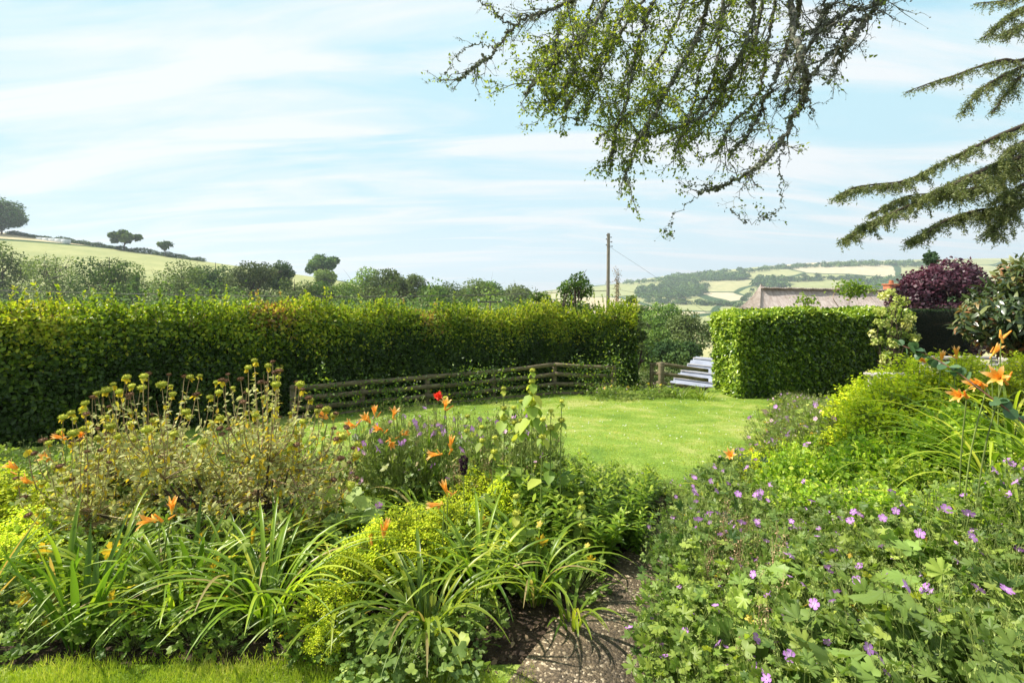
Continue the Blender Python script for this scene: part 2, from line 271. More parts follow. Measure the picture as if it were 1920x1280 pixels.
def fieldmat():
    m, nt = newmat('pasture_fields'); N = nt.nodes.new; L = nt.links.new; tc = N('ShaderNodeTexCoord')
    w = N('ShaderNodeTexNoise'); w.inputs['Scale'].default_value = .004; L(tc.outputs['Object'], w.inputs[0])
    ad = N('ShaderNodeVectorMath'); ad.operation = 'MULTIPLY_ADD'; L(w.outputs['Color'], ad.inputs[0]); ad.inputs[1].default_value = (120, 120, 0); L(tc.outputs['Object'], ad.inputs[2])
    fl = N('ShaderNodeVectorMath'); fl.operation = 'MULTIPLY'; fl.inputs[1].default_value = (1, .8, 0); L(ad.outputs[0], fl.inputs[0])
    v = N('ShaderNodeTexVoronoi'); v.inputs['Scale'].default_value = 1/230; L(fl.outputs[0], v.inputs[0])
    s = N('ShaderNodeSeparateColor'); L(v.outputs['Color'], s.inputs[0])
    r = ramp(nt, [(0, (.3, .32, .15)), (.3, (.36, .35, .19)), (.55, (.44, .38, .24)), (.75, (.33, .34, .17)), (.9, (.47, .42, .29))], s.outputs[0], 'CONSTANT')
    v2 = N('ShaderNodeTexVoronoi'); v2.feature = 'DISTANCE_TO_EDGE'; v2.inputs['Scale'].default_value = 1/230; L(fl.outputs[0], v2.inputs[0])
    e = ramp(nt, [(0, (0, 0, 0)), (.018, (0, 0, 0)), (.022, (1, 1, 1))], v2.outputs[0])
    n = N('ShaderNodeTexNoise'); n.inputs['Scale'].default_value = .06; n.inputs['Detail'].default_value = 9; n.inputs['Roughness'].default_value = .7; L(tc.outputs['Object'], n.inputs[0])
    r2 = ramp(nt, [(.3, (.72, .78, .7)), (.7, (1.2, 1.12, 1.1))], n.outputs[0])
    mm = N('ShaderNodeMix'); mm.data_type = 'RGBA'; mm.blend_type = 'MULTIPLY'; mm.inputs[0].default_value = 1; L(r.outputs[0], mm.inputs[6]); L(r2.outputs[0], mm.inputs[7])
    m2 = N('ShaderNodeMix'); m2.data_type = 'RGBA'; L(e.outputs[0], m2.inputs[0]); m2.inputs[6].default_value = (.04, .08, .03, 1); L(mm.outputs[2], m2.inputs[7])
    p = N('ShaderNodeBsdfPrincipled'); p.inputs['Roughness'].default_value = 1; p.inputs['Specular IOR Level'].default_value = .05; L(m2.outputs[2], p.inputs['Base Color'])
    o = N('ShaderNodeOutputMaterial'); L(p.outputs[0], o.inputs[0]); return m
G['field'] = fieldmat()

# ------------------------------------------------------------------ objects
def link(name, me, parent=None, loc=None):
    o = bpy.data.objects.new(name, me); C.objects.link(o)
    if parent: o.parent = parent
    if loc is not None: o.location = loc
    return o
def tag(o, label, cat, group=None, kind=None):
    if label: o['label'] = label
    if cat: o['category'] = cat
    if group: o['group'] = group
    if kind: o['kind'] = kind
    return o
def thing(name, label, cat, loc=(0, 0, 0), rz=0, group=None, sc=1):
    o = link(name, None, None, loc); o.rotation_euler = (0, 0, rz); o.scale = (sc, sc, sc) if np.isscalar(sc) else sc; o.empty_display_size = .1
    return tag(o, label, cat, group)
def struct(name, mb, mat, smooth=True): return tag(link(name, mb.mesh(name, mat, smooth)), None, None, None, 'structure')
def stuff(name, mb, mat, label, cat): return tag(link(name, mb.mesh(name, mat)), label, cat, None, 'stuff')
def dup(root, loc, rz=0, sc=1, label=None, group=None):
    r = root.copy(); C.objects.link(r); r.location = loc; r.rotation_euler = (0, 0, rz); r.scale = (sc, sc, sc) if np.isscalar(sc) else sc
    if label: r['label'] = label
    if group: r['group'] = group
    for ch in KIDS[root.name]:
        c = ch.copy(); C.objects.link(c); c.parent = r
    return r
KIDS = {}
def kid(root, name, me, loc=(0, 0, 0), rot=None, sc=1):
    o = link(name, me, root, loc)
    if rot is not None: o.rotation_euler = rot
    o.scale = (sc,)*3
    KIDS.setdefault(root.name, []).append(o); return o
def grid(xs, ys, f):
    X, Y = np.meshgrid(xs, ys); Z = f(X, Y); nx = len(xs); ny = len(ys); V = np.stack([X, Y, Z], -1).reshape(-1, 3)
    i = np.arange(ny-1)[:, None]*nx+np.arange(nx-1)[None]; f = np.stack([i, i+1, i+nx+1, i+nx], -1).reshape(-1, 4); return V, f

# ---- ground sheets
mb = MB(); v, f = grid(np.linspace(-30, 40, 141), np.linspace(-8, 60.0, 171), lambda x, y: H(x, y)-.02+.008*fbm(np.stack([x.ravel()*3, y.ravel()*3, 0*x.ravel()], 1)).reshape(x.shape)); mb.add(v, f); struct('ground', mb, G['soil'])
mb = MB(); xs = np.concatenate([np.linspace(-2600, -420, 30), np.linspace(-400, 1600, 140), np.linspace(1650, 3500, 20)]); ys = np.concatenate([np.linspace(14, 300, 90), np.linspace(306, 1500, 110), np.linspace(1550, 3400, 20)])
v, f = grid(xs, ys, lambda x, y: H(x, y)+.03+np.where(y > 60, 2.5*sm(60, 200, y), 0)*fbm(np.stack([x.ravel()*.012, y.ravel()*.012, 0*x.ravel()], 1)).reshape(x.shape)*sm(500, 700, y)); mb.add(v, f); struct('hills', mb, G['field'])
# path edges (left edge / right edge) and lawn outline in world coordinates
PL = cr([(-.55, 1.2), (-.12, 1.9), (.32, 2.6), (.78, 3.25), (1.31, 4.0), (2.3, 5.2), (3.4, 6.6), (4.3, 7.9), (4.9, 9.2)] if False else [(-.55, 1.2, 0), (-.12, 1.9, 0), (.32, 2.6, 0), (.78, 3.25, 0), (1.31, 4.0, 0), (2.3, 5.2, 0), (3.3, 6.5, 0), (4.2, 7.9, 0), (4.7, 9.2, 0)], 6)
def pathx(y): return np.interp(y, PL[:, 1], PL[:, 0])
def slab(mb, y0, y1, w=.7):
    ys = np.linspace(y0+.006, y1-.006, 7); L = np.stack([pathx(ys)+.0, ys], 1); Rr = np.stack([pathx(ys)+w, ys-.32], 1)
    top = []; 
    for a, b in zip(L, Rr):
        for k in np.linspace(0, 1, 5): p = a+(b-a)*k; top.append((p[0], p[1], Hs(*p)+.022))
    top = np.array(top); bot = top.copy(); bot[:, 2] -= .05; n = 7*5
    f = [(i*5+j, i*5+j+1, i*5+j+6, i*5+j+5) for i in range(6) for j in range(4)]
    e = [j for j in range(5)]+[i*5+4 for i in range(1, 7)]+[30+j for j in range(3, -1, -1)]+[i*5 for i in range(5, 0, -1)]
    f2 = [(e[i], e[i-1], e[i-1]+n, e[i]+n) for i in range(len(e))]
    mb.add(np.concatenate([top, bot]), f+f2)
mb = MB(); yy = 1.5
while yy < 9.0: slab(mb, yy, yy+.62); yy += .62
struct('path', mb, G['pave'], False)
# lawn sheet: behind the bed, left of the path
def bedfar(x): return np.interp(x, [-8, -4.5, -3.2, -1.2, .3, 1.1, 1.6], [3.7, 3.9, 4.5, 5.0, 4.75, 4.45, 4.35])
mb = MB(); nx = 90; V = []
for j in range(60):
    v_ = j/59
    for i in range(nx):
        x = -8.5+i/(nx-1)*15.5
        y0 = bedfar(x) if x < 1.55 else np.interp(x, PL[:, 0], PL[:, 1])
        y1 = 12.1; y = y0+(y1-y0)*v_**1.3; V.append((x, y, Hs(x, y)+.012+.02*(1-abs(2*v_-1)**8)))
V = np.array(V); i = np.arange(59)[:, None]*nx+np.arange(nx-1)[None]; mb.add(V, np.stack([i, i+1, i+nx+1, i+nx], -1).reshape(-1, 4)); struct('lawn', mb, G['lawn'])
mb = MB(); v, f = grid(np.linspace(-6, .2, 60), np.linspace(-3, 2.2, 30), lambda x, y: H(x, y)+.02)
v[:, 2] -= .03*(v[:, 1] > 2.12); mb.add(v, f); struct('front_lawn', mb, G['lawn'])
def inlawn(x, y):
    y0 = np.where(x < 1.55, bedfar(x), np.interp(x, PL[:, 0], PL[:, 1])); return (y > y0-.05) & (y < 12.0)
n = 330000; x = rng.uniform(-7.5, 6.5, n); y = rng.uniform(3.9, 11.6, n); k = inlawn(x, y) & (np.abs(x) < y*1.12); x = x[k]; y = y[k]
def grassmesh(x, y, h, w):
    mb = MB(); n = len(x); p = np.stack([x, y, H(x, y)+.012], 1); pt = fbm(np.stack([x*1.3, y*1.3, 0*x], 1)); pt2 = fbm(np.stack([x*6, y*6, 0*x+5], 1))
    ax = rnd(n, .35)+np.array([0, 0, 1.]); up = rnd(n); tv = T([(-.5, 0, 0), (.5, 0, 0), (0, 1, 0)], [[(0, 1, 2)]])
    hh = h*rng.uniform(.5, 1.3, n)*(1+.4*pt2); leaves(mb, p, ax, up, hh, tv, np.clip(.5+.5*pt+.35*pt2+rng.normal(0, .17, n), 0, 1), w/h); return mb
stuff('lawn_grass', grassmesh(x, y, .035, .008), G['grass'], 'short mown grass of the sunny lawn in front of the fence', 'grass')
n = 120000; x = rng.uniform(-3.2, .1, n); y = rng.uniform(1.3, 2.3, n); k = y < 2.14+.09*fbm(np.stack([x*4, 0*x, 0*x], 1))+rng.normal(0, .035, n); stuff('front_lawn_grass', grassmesh(x[k], y[k], .034, .0035), G['grass'], 'short grass strip in the bottom left corner before the bed', 'grass')

n = 420; x = rng.uniform(-4, 5, n); y = rng.uniform(5, 11, n); k = inlawn(x, y); x = x[k]; y = y[k]; m = MB(); q = np.stack([x, y, H(x, y)+.045], 1)
for a in range(3): leaves(m, q+rnd(len(q), .003), rnd(len(q)), rnd(len(q), .4)+np.array([0, -.4, 1]), .012, ROUND, .5)
stuff('clover_blooms', m, leafmat('clover_white', [(0, (.7, .7, .62)), (1, (.8, .8, .72))], .7, .1), 'tiny white clover blooms scattered over the lawn', 'clover')
# ------------------------------------------------------------------ hedges
def hedge(name, label, cat, pts, hts, depth, nleaf, size, tmpl, mat, tf, bump=.12, core=.2, shoots=0, ends=(1, 1), grp=None, batter=.04, bscale=1.6):
    """pts: front base polyline (left to right); depth goes to the back; leaves on front, top, back and ends"""
    P = np.array(pts, float); seg = np.linalg.norm(np.diff(P, axis=0), axis=1); cu = np.concatenate([[0], np.cumsum(seg)]); Lg = cu[-1]
    def at(u):
        x = np.interp(u, cu, P[:, 0]); y = np.interp(u, cu, P[:, 1]); h = np.interp(u, cu, hts)+(bump > .1)*.15*fbm(np.stack([u*1.3, 0*u, 0*u], 1), 2); e = .15
        dx = np.interp(np.minimum(u+e, Lg), cu, P[:, 0])-np.interp(np.maximum(u-e, 0), cu, P[:, 0]); dy = np.interp(np.minimum(u+e, Lg), cu, P[:, 1])-np.interp(np.maximum(u-e, 0), cu, P[:, 1])
        d = nrm(np.stack([dx, dy], 1)); nf = np.stack([d[:, 1], -d[:, 0]], 1); return x, y, h, d, nf
    root = thing(name, label, cat, (0, 0, 0), 0, grp)
    def section(u, w, ins):
        """w in 0..1: perimeter front bottom -> front top -> back top -> back bottom"""
        x, y, h, d, nf = at(u); per = 2*h+depth; q = w*per
        dep = np.where(q < h, 0, np.where(q < h+depth, q-h, depth)); z = np.where(q < h, q, np.where(q < h+depth, h, per-q))
        rr = .18; cxx = np.clip(dep, rr, depth-rr); czz = np.minimum(z, h-rr); 
        o2 = np.stack([dep-cxx, z-czz], 1); on = nrm(o2+1e-6); l = np.linalg.norm(o2, axis=1); k = np.where(z > h-rr, np.minimum(l, rr)/np.maximum(l, 1e-6), 1.0)
        dep = cxx+o2[:, 0]*k; z = czz+o2[:, 1]*k; dep = dep+ (z)*batter*np.where(q < h+depth/2, 1, -1)
        out = np.stack([nf[:, 0]*-on[:, 0], nf[:, 1]*-on[:, 0], on[:, 1]], 1)
        out = nrm(out)
        gx = x-nf[:, 0]*dep; gy = y-nf[:, 1]*dep; gz = H(gx, gy)
        p = np.stack([gx, gy, z+np.minimum(gz, H(x, y)+.1)], 1)
        return p-out*ins[:, None], out, z/np.maximum(h, .1), d
    # core
    nu = max(8, int(Lg/.25)); U = np.linspace(core, Lg-core, nu); Wn = np.linspace(0, 1, 13); UU, WW = np.meshgrid(U, Wn); p, o, _, _ = section(UU.ravel(), WW.ravel(), np.full(UU.size, core)); 
    p = p-o*(.05*fbm(p*3)[:, None]); m = MB(); i = np.arange(12)[:, None]*nu+np.arange(nu-1)[None]; m.add(p, np.stack([i, i+1, i+nu+1, i+nu], -1).reshape(-1, 4))
    for k in (0, nu-1): m.f.append(np.array([[j*nu+k for j in range(13)]]))
    kid(root, 'branches', m.mesh('branches', G['core'], True))
    # foliage
    m = MB(); hm = float(np.mean(hts)); per = 2*hm+depth
    w = np.where(rng.random(nleaf) < .9, rng.random(nleaf)*(hm+depth)/per, rng.random(nleaf)); u = rng.random(nleaf)*Lg
    ins = np.minimum(rng.exponential(.07, nleaf), core+.02); p, o, zr, d = section(u, w, ins)
    ends_n = int(nleaf*depth/(Lg)*.9) if any(ends) else 0
    if ends_n:
        w2 = rng.random(ends_n); e = rng.random(ends_n) < (.5 if all(ends) else (1 if ends[0] else 0)); 
        u2 = np.where(e, 0.0, Lg); x, y, h, dd, nf = at(u2); dep = rng.random(ends_n)*depth; z = rng.random(ends_n)*(h-.03)
        oo = np.stack([np.where(e, -dd[:, 0], dd[:, 0]), np.where(e, -dd[:, 1], dd[:, 1]), 0*z], 1); q = np.stack([x-nf[:, 0]*dep, y-nf[:, 1]*dep, z+H(x, y)], 1)-oo*np.minimum(rng.exponential(.07, ends_n), core)[:, None]
        p = np.concatenate([p, q]); o = np.concatenate([o, oo]); zr = np.concatenate([zr, z/h]); u = np.concatenate([u, u2])
    nz = fbm(p*bscale); nz2 = fbm(p*5+7); p = p+o*(bump*nz+.05*nz2)[:, None]
    N = len(p); up = nrm(o*.8+np.array([0, 0, .8])+rnd(N, .5)); ax = rnd(N, .7)+o*.35+np.array([0, 0, -.25])
    t = tf(p, u/Lg, zr, N); leaves(m, p, ax, up, size*rng.uniform(.6, 1.3, N), tmpl, t)
    if shoots:
        us = rng.random(shoots)*Lg; ws = (hm+rng.random(shoots)*depth*.8)/per; q, o2, z2, _ = section(us, ws, np.zeros(shoots)); st = MB()
        clump = .5+.5*fbm(np.stack([us*1.6, 0*us, 0*us], 1)); Ls = rng.uniform(.05, .2, shoots)+.45*np.clip(clump, 0, 1)**2*rng.random(shoots)+(rng.random(shoots) < .06)*.25
        for a, L_, uu in zip(q, Ls, us):
            dv = nrm((rnd(1, .22)+np.array([[0, 0, 1.]])))[0]; tube(st, [a-dv*.12, a+dv*L_*.5, a+dv*L_], .004, .0015, 3)
            k = int(6+L_*60); s = rng.uniform(.0, 1, k); pp = a+dv*(s*L_)[:, None]; axx = rnd(k, .6)+dv*.9
            leaves(m, pp, axx, rnd(k)+np.array([0, 0, 1.]), size*rng.uniform(.5, 1.05, k), tmpl, tf(pp, np.full(k, uu/Lg), np.full(k, 1.12)+s*.15, k))
        kid(root, 'shoots', st.mesh('shoots', G['twig']))
    kid(root, 'foliage', m.mesh('foliage', mat)); return root
def tf_mixed(p, u, zr, N):
    base = .28+.16*fbm(p*2.5)+rng.normal(0, .1, N)
    young = sm(.5, 1.0, zr+.16*fbm(p*1.7)); zone = fbm(np.stack([u*14, 0*u+3, 0*u], 1)); red = sm(-.05, .3, zone)*sm(.7, .95, zr)  # yellower young growth near the top, its ramp brightened to paint in backlight
    left = 1-sm(.0, .28, u)
    base = base+.34*left*sm(.15, .7, zr+.2*fbm(p*2))
    lim = .5+.5*fbm(np.stack([u*22, 0*u+9, 0*u], 1))
    tgt = np.where(rng.random(N) < red*.75, rng.uniform(.84, 1, N), np.clip(.5+.3*lim+rng.normal(0, .12, N), .4, .88))
    k = rng.random(N) < young*(.95-.0*u)
    return np.clip(np.where(k, tgt, base), 0, 1)
HL = [(-8.6, 4.3), (-6.2, 6.0), (-4.6, 7.6), (-2.9, 9.35), (-1.2, 10.6), (.3, 11.55), (1.6, 12.0), (3.05, 11.75)]
hb = [Hs(*p) for p in HL]; ztop = [1.5, 1.42, 1.24, 1.13, 1.04, 1.0, 1.02, 1.02]
HEDGE = hedge('mixed_hedge', 'long tall mixed garden hedge with yellow and reddish young shoots behind the rail fence', 'hedge', HL, [a-b for a, b in zip(ztop, hb)], 1.3, 150000, .062, LEAF, G['hedge'], tf_mixed, .2, .25, 2300, bscale=1.1)
def tf_laurel(p, u, zr, N): return np.clip(.52+rng.normal(0, .22, N)+.25*fbm(p*1.8)+.5*sm(.88, 1.0, zr)*rng.random(N)+.25*(1-sm(0, .12, u)), 0, 1)  # lighter leaf colour at the left end paints in the sunlit end face
LP = [(5.0, 10.7), (6.4, 10.75), (8.0, 11.0), (9.4, 11.3)]
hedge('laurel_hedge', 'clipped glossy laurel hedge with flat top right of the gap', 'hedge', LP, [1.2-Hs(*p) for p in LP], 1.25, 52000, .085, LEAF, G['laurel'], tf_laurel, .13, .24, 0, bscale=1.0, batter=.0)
YP = [(9.3, 12.3), (10.6, 12.4), (11.9, 12.5)]
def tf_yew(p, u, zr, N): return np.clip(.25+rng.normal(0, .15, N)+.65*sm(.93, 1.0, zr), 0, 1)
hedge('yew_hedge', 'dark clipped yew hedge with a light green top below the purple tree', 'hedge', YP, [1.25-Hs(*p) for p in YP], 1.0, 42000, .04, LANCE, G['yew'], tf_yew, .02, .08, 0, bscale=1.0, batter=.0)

# ------------------------------------------------------------------ fence by the hedge
st = [(545, 8.05, 722, 790), (677, 8.9, 712, 777), (800, 9.75, 702, 765), (925, 10.6, 692, 752), (1040, 11.35, 679, 741), (1152, 11.25, 685, 741)]
fr = thing('rail_fence', 'low weathered wooden fence of four rails against the tall mixed hedge', 'fence', (0, 0, 0))
pts = []
for px, Y, t0, t1 in st:
    a = W(px, t0, Y); b = W(px, t1, Y); pts.append((a, max(a[2]-b[2], .6)))
for i, (a, h) in enumerate(pts):
    m = MB(); g = Hs(a[0], a[1]+.06); box(m, (a[0], a[1]+.075, (a[2]-.02+g-.1)/2), (.09, .08, a[2]-.02-g+.1), .4, bev=.006); kid(fr, 'post', m.mesh('post', G['wood']))
for i in range(len(pts)-1):
    (a, ha), (b, hb_) = pts[i], pts[i+1]
    for k in range(4):
        m = MB(); pa = a.copy(); pb = b.copy(); pa[2] -= .045+(ha-.09)*k/3; pb[2] -= .045+(hb_-.09)*k/3; d = (pb-pa); ln = np.linalg.norm(d); pa = pa+d/ln*.002; pb = pb-d/ln*.002
        beam(m, pa, pb, .085, .028, sag=.012, wob=.006); kid(fr, 'rail', m.mesh('rail', G['wood']))
m = MB(); rr = np.random.default_rng(31)
for px, py, Y, n_, sx_, sz_ in [(720, 735, 9.0, 420, .35, .18), (700, 760, 8.9, 200, .3, .12), (860, 735, 9.9, 700, .5, .2), (890, 700, 10.1, 260, .4, .12), (950, 715, 10.7, 300, .25, .25), (1000, 730, 11.0, 260, .3, .15), (1120, 725, 11.2, 600, .3, .25), (1150, 700, 11.3, 500, .2, .35), (640, 745, 8.5, 260, .25, .2), (590, 735, 8.1, 200, .2, .25), (1085, 690, 11.3, 200, .2, .15)]:
    c = W(px, py, Y); p_ = c+rr.normal(0, 1, (n_, 3))*np.array([sx_, .1, sz_]); p_[:, 2] = np.maximum(p_[:, 2], H(p_[:, 0], p_[:, 1])+.03); leaves(m, p_, rr.normal(0, .7, (n_, 3))+np.array([0, -.2, -.2]), rr.normal(0, .5, (n_, 3))+np.array([.1, -.8, .8]), .055*rr.uniform(.6, 1.2, n_), LEAF, np.clip(rr.normal(.38, .15, n_), 0, 1))
HEDGE.location = (0, 0, 0); kid(HEDGE, 'overgrowth', m.mesh('overgrowth', G['hedge']))
# short fence in the gap
fr = thing('gap_fence', 'short three rail wooden fence with two posts in the gap between the hedges', 'fence', (0, 0, 0))
A = W(1222, 680, 11.9); Bp = W(1240, 679, 11.4); E = W(1330, 692, 11.6)
for p, w_ in ((A, .08), (Bp, .11)):
    m = MB(); g = Hs(p[0], p[1])-.1; box(m, (p[0], p[1], (p[2]+g)/2), (w_, w_, p[2]-g), .2, bev=.008); kid(fr, 'post', m.mesh('post', G['wood']))
for k in range(3):
    for a, b in ((A, Bp), (Bp, E)):
        m = MB(); o = np.array([0, -.0, -.05-.225*k]); off = np.array([.0, .07, 0]); beam(m, a+o+off, b+o+off, .085, .03); kid(fr, 'rail', m.mesh('rail', G['wood']))
# shed with pale corrugated roof
sh = thing('garden_shed', 'low shed with pale corrugated roof beyond the short fence', 'shed', (0, 0, 0))
A = np.array([4.45, 14.4, -1.38]); S = np.array([2.5, 3.9, .5]); Ev = np.array([.84, -.54, -.03])*2.6
m = MB(); nn = 60; V = []
for i in range(nn+1):
    for j in (0, 1): p = A+S*i/nn+Ev*j; p[2] += .045*math.sin(i*2*math.pi/6); V.append(p)
V2 = [p-np.array([0, 0, .012]) for p in V]; n_ = len(V)
m.add(V+V2, [(2*i, 2*i+1, 2*i+3, 2*i+2) for i in range(nn)]+[(n_+2*i+2, n_+2*i+3, n_+2*i+1, n_+2*i) for i in range(nn)]+[(2*i, 2*i+2, n_+2*i+2, n_+2*i) for i in range(nn)])
kid(sh, 'roof', m.mesh('roof', noisemat('corrugated_sheet', [(.3, (.2, .22, .28)), (.7, (.3, .33, .4))], 2, 5, .5, .1)))
for k in range(5):
    m = MB(); a_ = A+S*(.1+.2*k)+np.array([0, 0, .055]); beam(m, a_, a_+Ev, .02, .05, wob=.001); kid(sh, 'roof_batten', m.mesh('roof_batten', G['benchw']))
m = MB(); c = A+S*.5+Ev*.5; box(m, (c[0], c[1], -2.9), (2.3, 4.3, 2.5), -.57); kid(sh, 'wall', m.mesh('wall', G['wood']))

# ------------------------------------------------------------------ trees
def lumps_tree(h, w, cb, seed, nl, ls, shape='round', nlump=14, lump=.3, leaf=DIA, gap=.0, limbs=True, lean=0, r0=None, edge=1.0):
    """returns trunk MB, crown MB with base at the origin; cb = crown bottom as a fraction of h"""
    r = np.random.default_rng(seed); T_ = MB(); K = MB(); ch = h*(1-cb); cz = h*cb+ch*.5; Ls = []
    for i in range(nlump):
        while True:
            q = r.uniform(-1, 1, 3)
            if np.linalg.norm(q) < 1 and np.linalg.norm(q) > .25: break
        l_ = lump*r.uniform(.7, 1.3)
        q = q/max(1, np.linalg.norm(q)/(1-l_*.75)) if True else q
        if shape == 'cone': zz = q[2]*.5+.5; q[:2] *= (1-zz*.9)*1.25; l_ *= 1-.55*zz
        if shape == 'oak': q[2] = abs(q[2])**1.0*np.sign(q[2]+.35); q[:2] *= 1.1
        if shape == 'dome': q[2] = q[2]*.5+.25
        Ls.append((np.array([q[0]*w/2+lean*(q[2]+1), q[1]*w/2, cz+q[2]*ch/2]), l_*min(w, ch*1.3)*.62))
    tr = r0 or h*.028; top = np.array([lean*.6, 0, h*(cb+.35*(1-cb))]); mid = np.array([r.normal(0, .02)*h, 0, h*cb*.6])
    P = cr([(0, 0, -.3), mid, top, (lean, 0, h*.93)], 5); tube(T_, P, tr, tr*.12, 7, jit=.08, r=r)
    if limbs:
        for c, l_ in Ls:
            b = P[int(r.uniform(.3, .75)*len(P))]; mm = (b+c)/2+np.array([0, 0, .1*np.linalg.norm(c-b)])+r.normal(0, .04*h, 3); Q = cr([b, mm, c], 4); tube(T_, Q, tr*.38, tr*.08, 5, r=r, jit=.1)
            for _ in range(4):
                e = c+r.normal(0, 1, 3)*l_*.75; tube(T_, [c*.6+mm*.4, (c+e)/2, e], tr*.12, tr*.03, 3, r=r)
    wts = np.array([l_**2 for _, l_ in Ls]); cnt = (nl*wts/wts.sum()).astype(int)
    for (c, l_), n_ in zip(Ls, cnt):
        d = nrm(r.normal(0, 1, (n_, 3))); rad = l_*np.clip(r.uniform(.45, 1.05, n_)**.6, 0, 1.1); 
        p = c+d*rad[:, None]*np.array([1.15, 1.15, .85]); nz = fbm(p*(2.2/max(l_, .1))+seed); k = nz > gap-.55; p = p[k]+d[k]*(nz[k]*l_*.22*edge)[:, None]; d = d[k]; n2 = len(p)
        t = np.clip(.45+.22*r.normal(0, 1, n2)+.3*r.normal(), 0, 1)
        leaves(K, p, r.normal(0, 1, (n2, 3))+d*.3, d+np.array([0, 0, .5])+r.normal(0, .32, (n2, 3)), ls*r.uniform(.6, 1.4, n2), leaf, t, 1.3)
    return T_, K
def tree(name, label, cat, px, top, wpx, Y, mat, seed, shape='round', cb=.2, nl=3500, ls=None, nlump=14, lump=.34, gap=0, bark='barkd', group=None, leaf=DIA, lean=0, rz=None, dy=0, base=None, edge=1.0, r0=None):
    x = (px-960)/F*Y; zt = CAMZ-(top-HZ)/F*Y; g = Hs(x, Y)+(0 if base is None else base); h = zt-g; w = wpx/F*Y
    if shape == 'oak': nlump = 26; lump = .25; gap = .12; edge = 1.6
    T_, K = lumps_tree(h, w, cb, seed, nl, ls or .0034*Y, shape, nlump, lump, leaf, gap, lean=lean, edge=edge, r0=r0)
    o = thing(name, label, cat, (x, Y, g), 0, group); kid(o, 'trunk', T_.mesh('trunk', G[bark], True)); kid(o, 'crown', K.mesh('crown', G[mat])); return o
TG = 'trees along the valley beyond the hedge'
tl = [
 ('tree', 'large dark tree at the left end of the skyline hedge', 3, 374, 66, 278, 'tree_b', 'round', .12, 5000, 0),
 ('oak_tree', 'lone spreading oak standing on the hilltop hedge at left', 234, 434, 47, 283, 'tree_a', 'oak', .35, 2600, .35),
 ('tree', 'small thin wind-bent tree right of the lone hilltop oak', 310, 453, 21, 283, 'tree_b', 'oak', .5, 500, .55),
 ('tree', 'loose pale tree cut by the left photo edge below the hill', -5, 450, 90, 110, 'tree_c', 'round', .2, 3000, .3),
 ('tree', 'thin pale green tree in front of the hill field, second from the left', 105, 476, 100, 105, 'tree_c', 'round', .3, 2000, .5),
 ('tree', 'broad dark willow-like tree in front of the hill field', 205, 472, 108, 95, 'tree_a', 'round', .1, 5200, .05),
 ('ivy_clad_tree', 'narrow ivy covered stem between the dark willowy tree and the pale bushes', 256, 505, 16, 90, 'tree_b', 'round', .1, 700, .1),
 ('tree', 'sparse yellow green tree left of the dark rounded pair', 340, 492, 92, 100, 'tree_c', 'round', .2, 2800, .35),
 ('tree', 'dark grey green rounded tree where the hill line meets the treeline', 404, 484, 78, 120, 'tree_b', 'round', .1, 4500, 0),
 ('tree', 'wide grey green tree right of the dark rounded tree', 476, 484, 86, 115, 'tree_d', 'round', .1, 4500, .05),
 ('tree', 'dark upright tree behind the wide grey green tree', 522, 480, 52, 132, 'tree_b', 'round', .1, 3000, 0),
 ('tree', 'pale straggly tree below the dark upright tree', 552, 516, 66, 98, 'tree_d', 'round', .2, 2200, .4),
 ('oak_tree', 'dark broad crowned oak on the skyline left of the middle', 606, 480, 64, 235, 'tree_b', 'oak', .3, 3200, .3),
 ('tree', 'small rounded pale tree in front of the dark skyline oak', 614, 498, 40, 180, 'tree_c', 'round', .2, 1500, .3),
 ('tree', 'low spreading mid green tree right of the pale straggly tree', 622, 520, 84, 105, 'tree_a', 'dome', .1, 3200, .1),
 ('tree', 'tall loose tree left of the twin rounded crowns', 678, 494, 62, 112, 'tree_a', 'round', .15, 3000, .3),
 ('tree', 'tall rounded grey green tree, highest right of the dark oak', 728, 493, 72, 112, 'tree_d', 'round', .12, 3800, .15),
 ('tree', 'pale loose tree leaning right beside the tall rounded one', 776, 508, 46, 112, 'tree_d', 'round', .2, 1800, .35),
 ('tree', 'bare twiggy grey tree low in front of the rounded crowns', 700, 524, 80, 88, 'tree_d', 'round', .2, 1800, .55),
 ('tree', 'flat topped green tree at the right end of the tall trees', 812, 524, 60, 112, 'tree_a', 'dome', .1, 2600, .1),
 ('tree', 'wide low domed pale green tree above the middle of the hedge', 872, 527, 120, 120, 'tree_c', 'dome', .1, 4500, 0),
 ('tree', 'small green tree behind the low domed tree', 912, 525, 56, 150, 'tree_a', 'dome', .1, 2500, 0),
 ('tree', 'faint grey tree at the right end of the treeline', 958, 533, 70, 170, 'tree_d', 'dome', .1, 2500, .1)]
for i, (nm, lb, px, tp, w, Y, mt, shp, cb, nl, gp) in enumerate(tl):
    tree(nm, lb, 'tree', px, tp, w, Y, mt, 100+i, shp, cb, int(nl*2.4), None, 16 if w > 40 else 9, .36, gp-.12, group=TG)
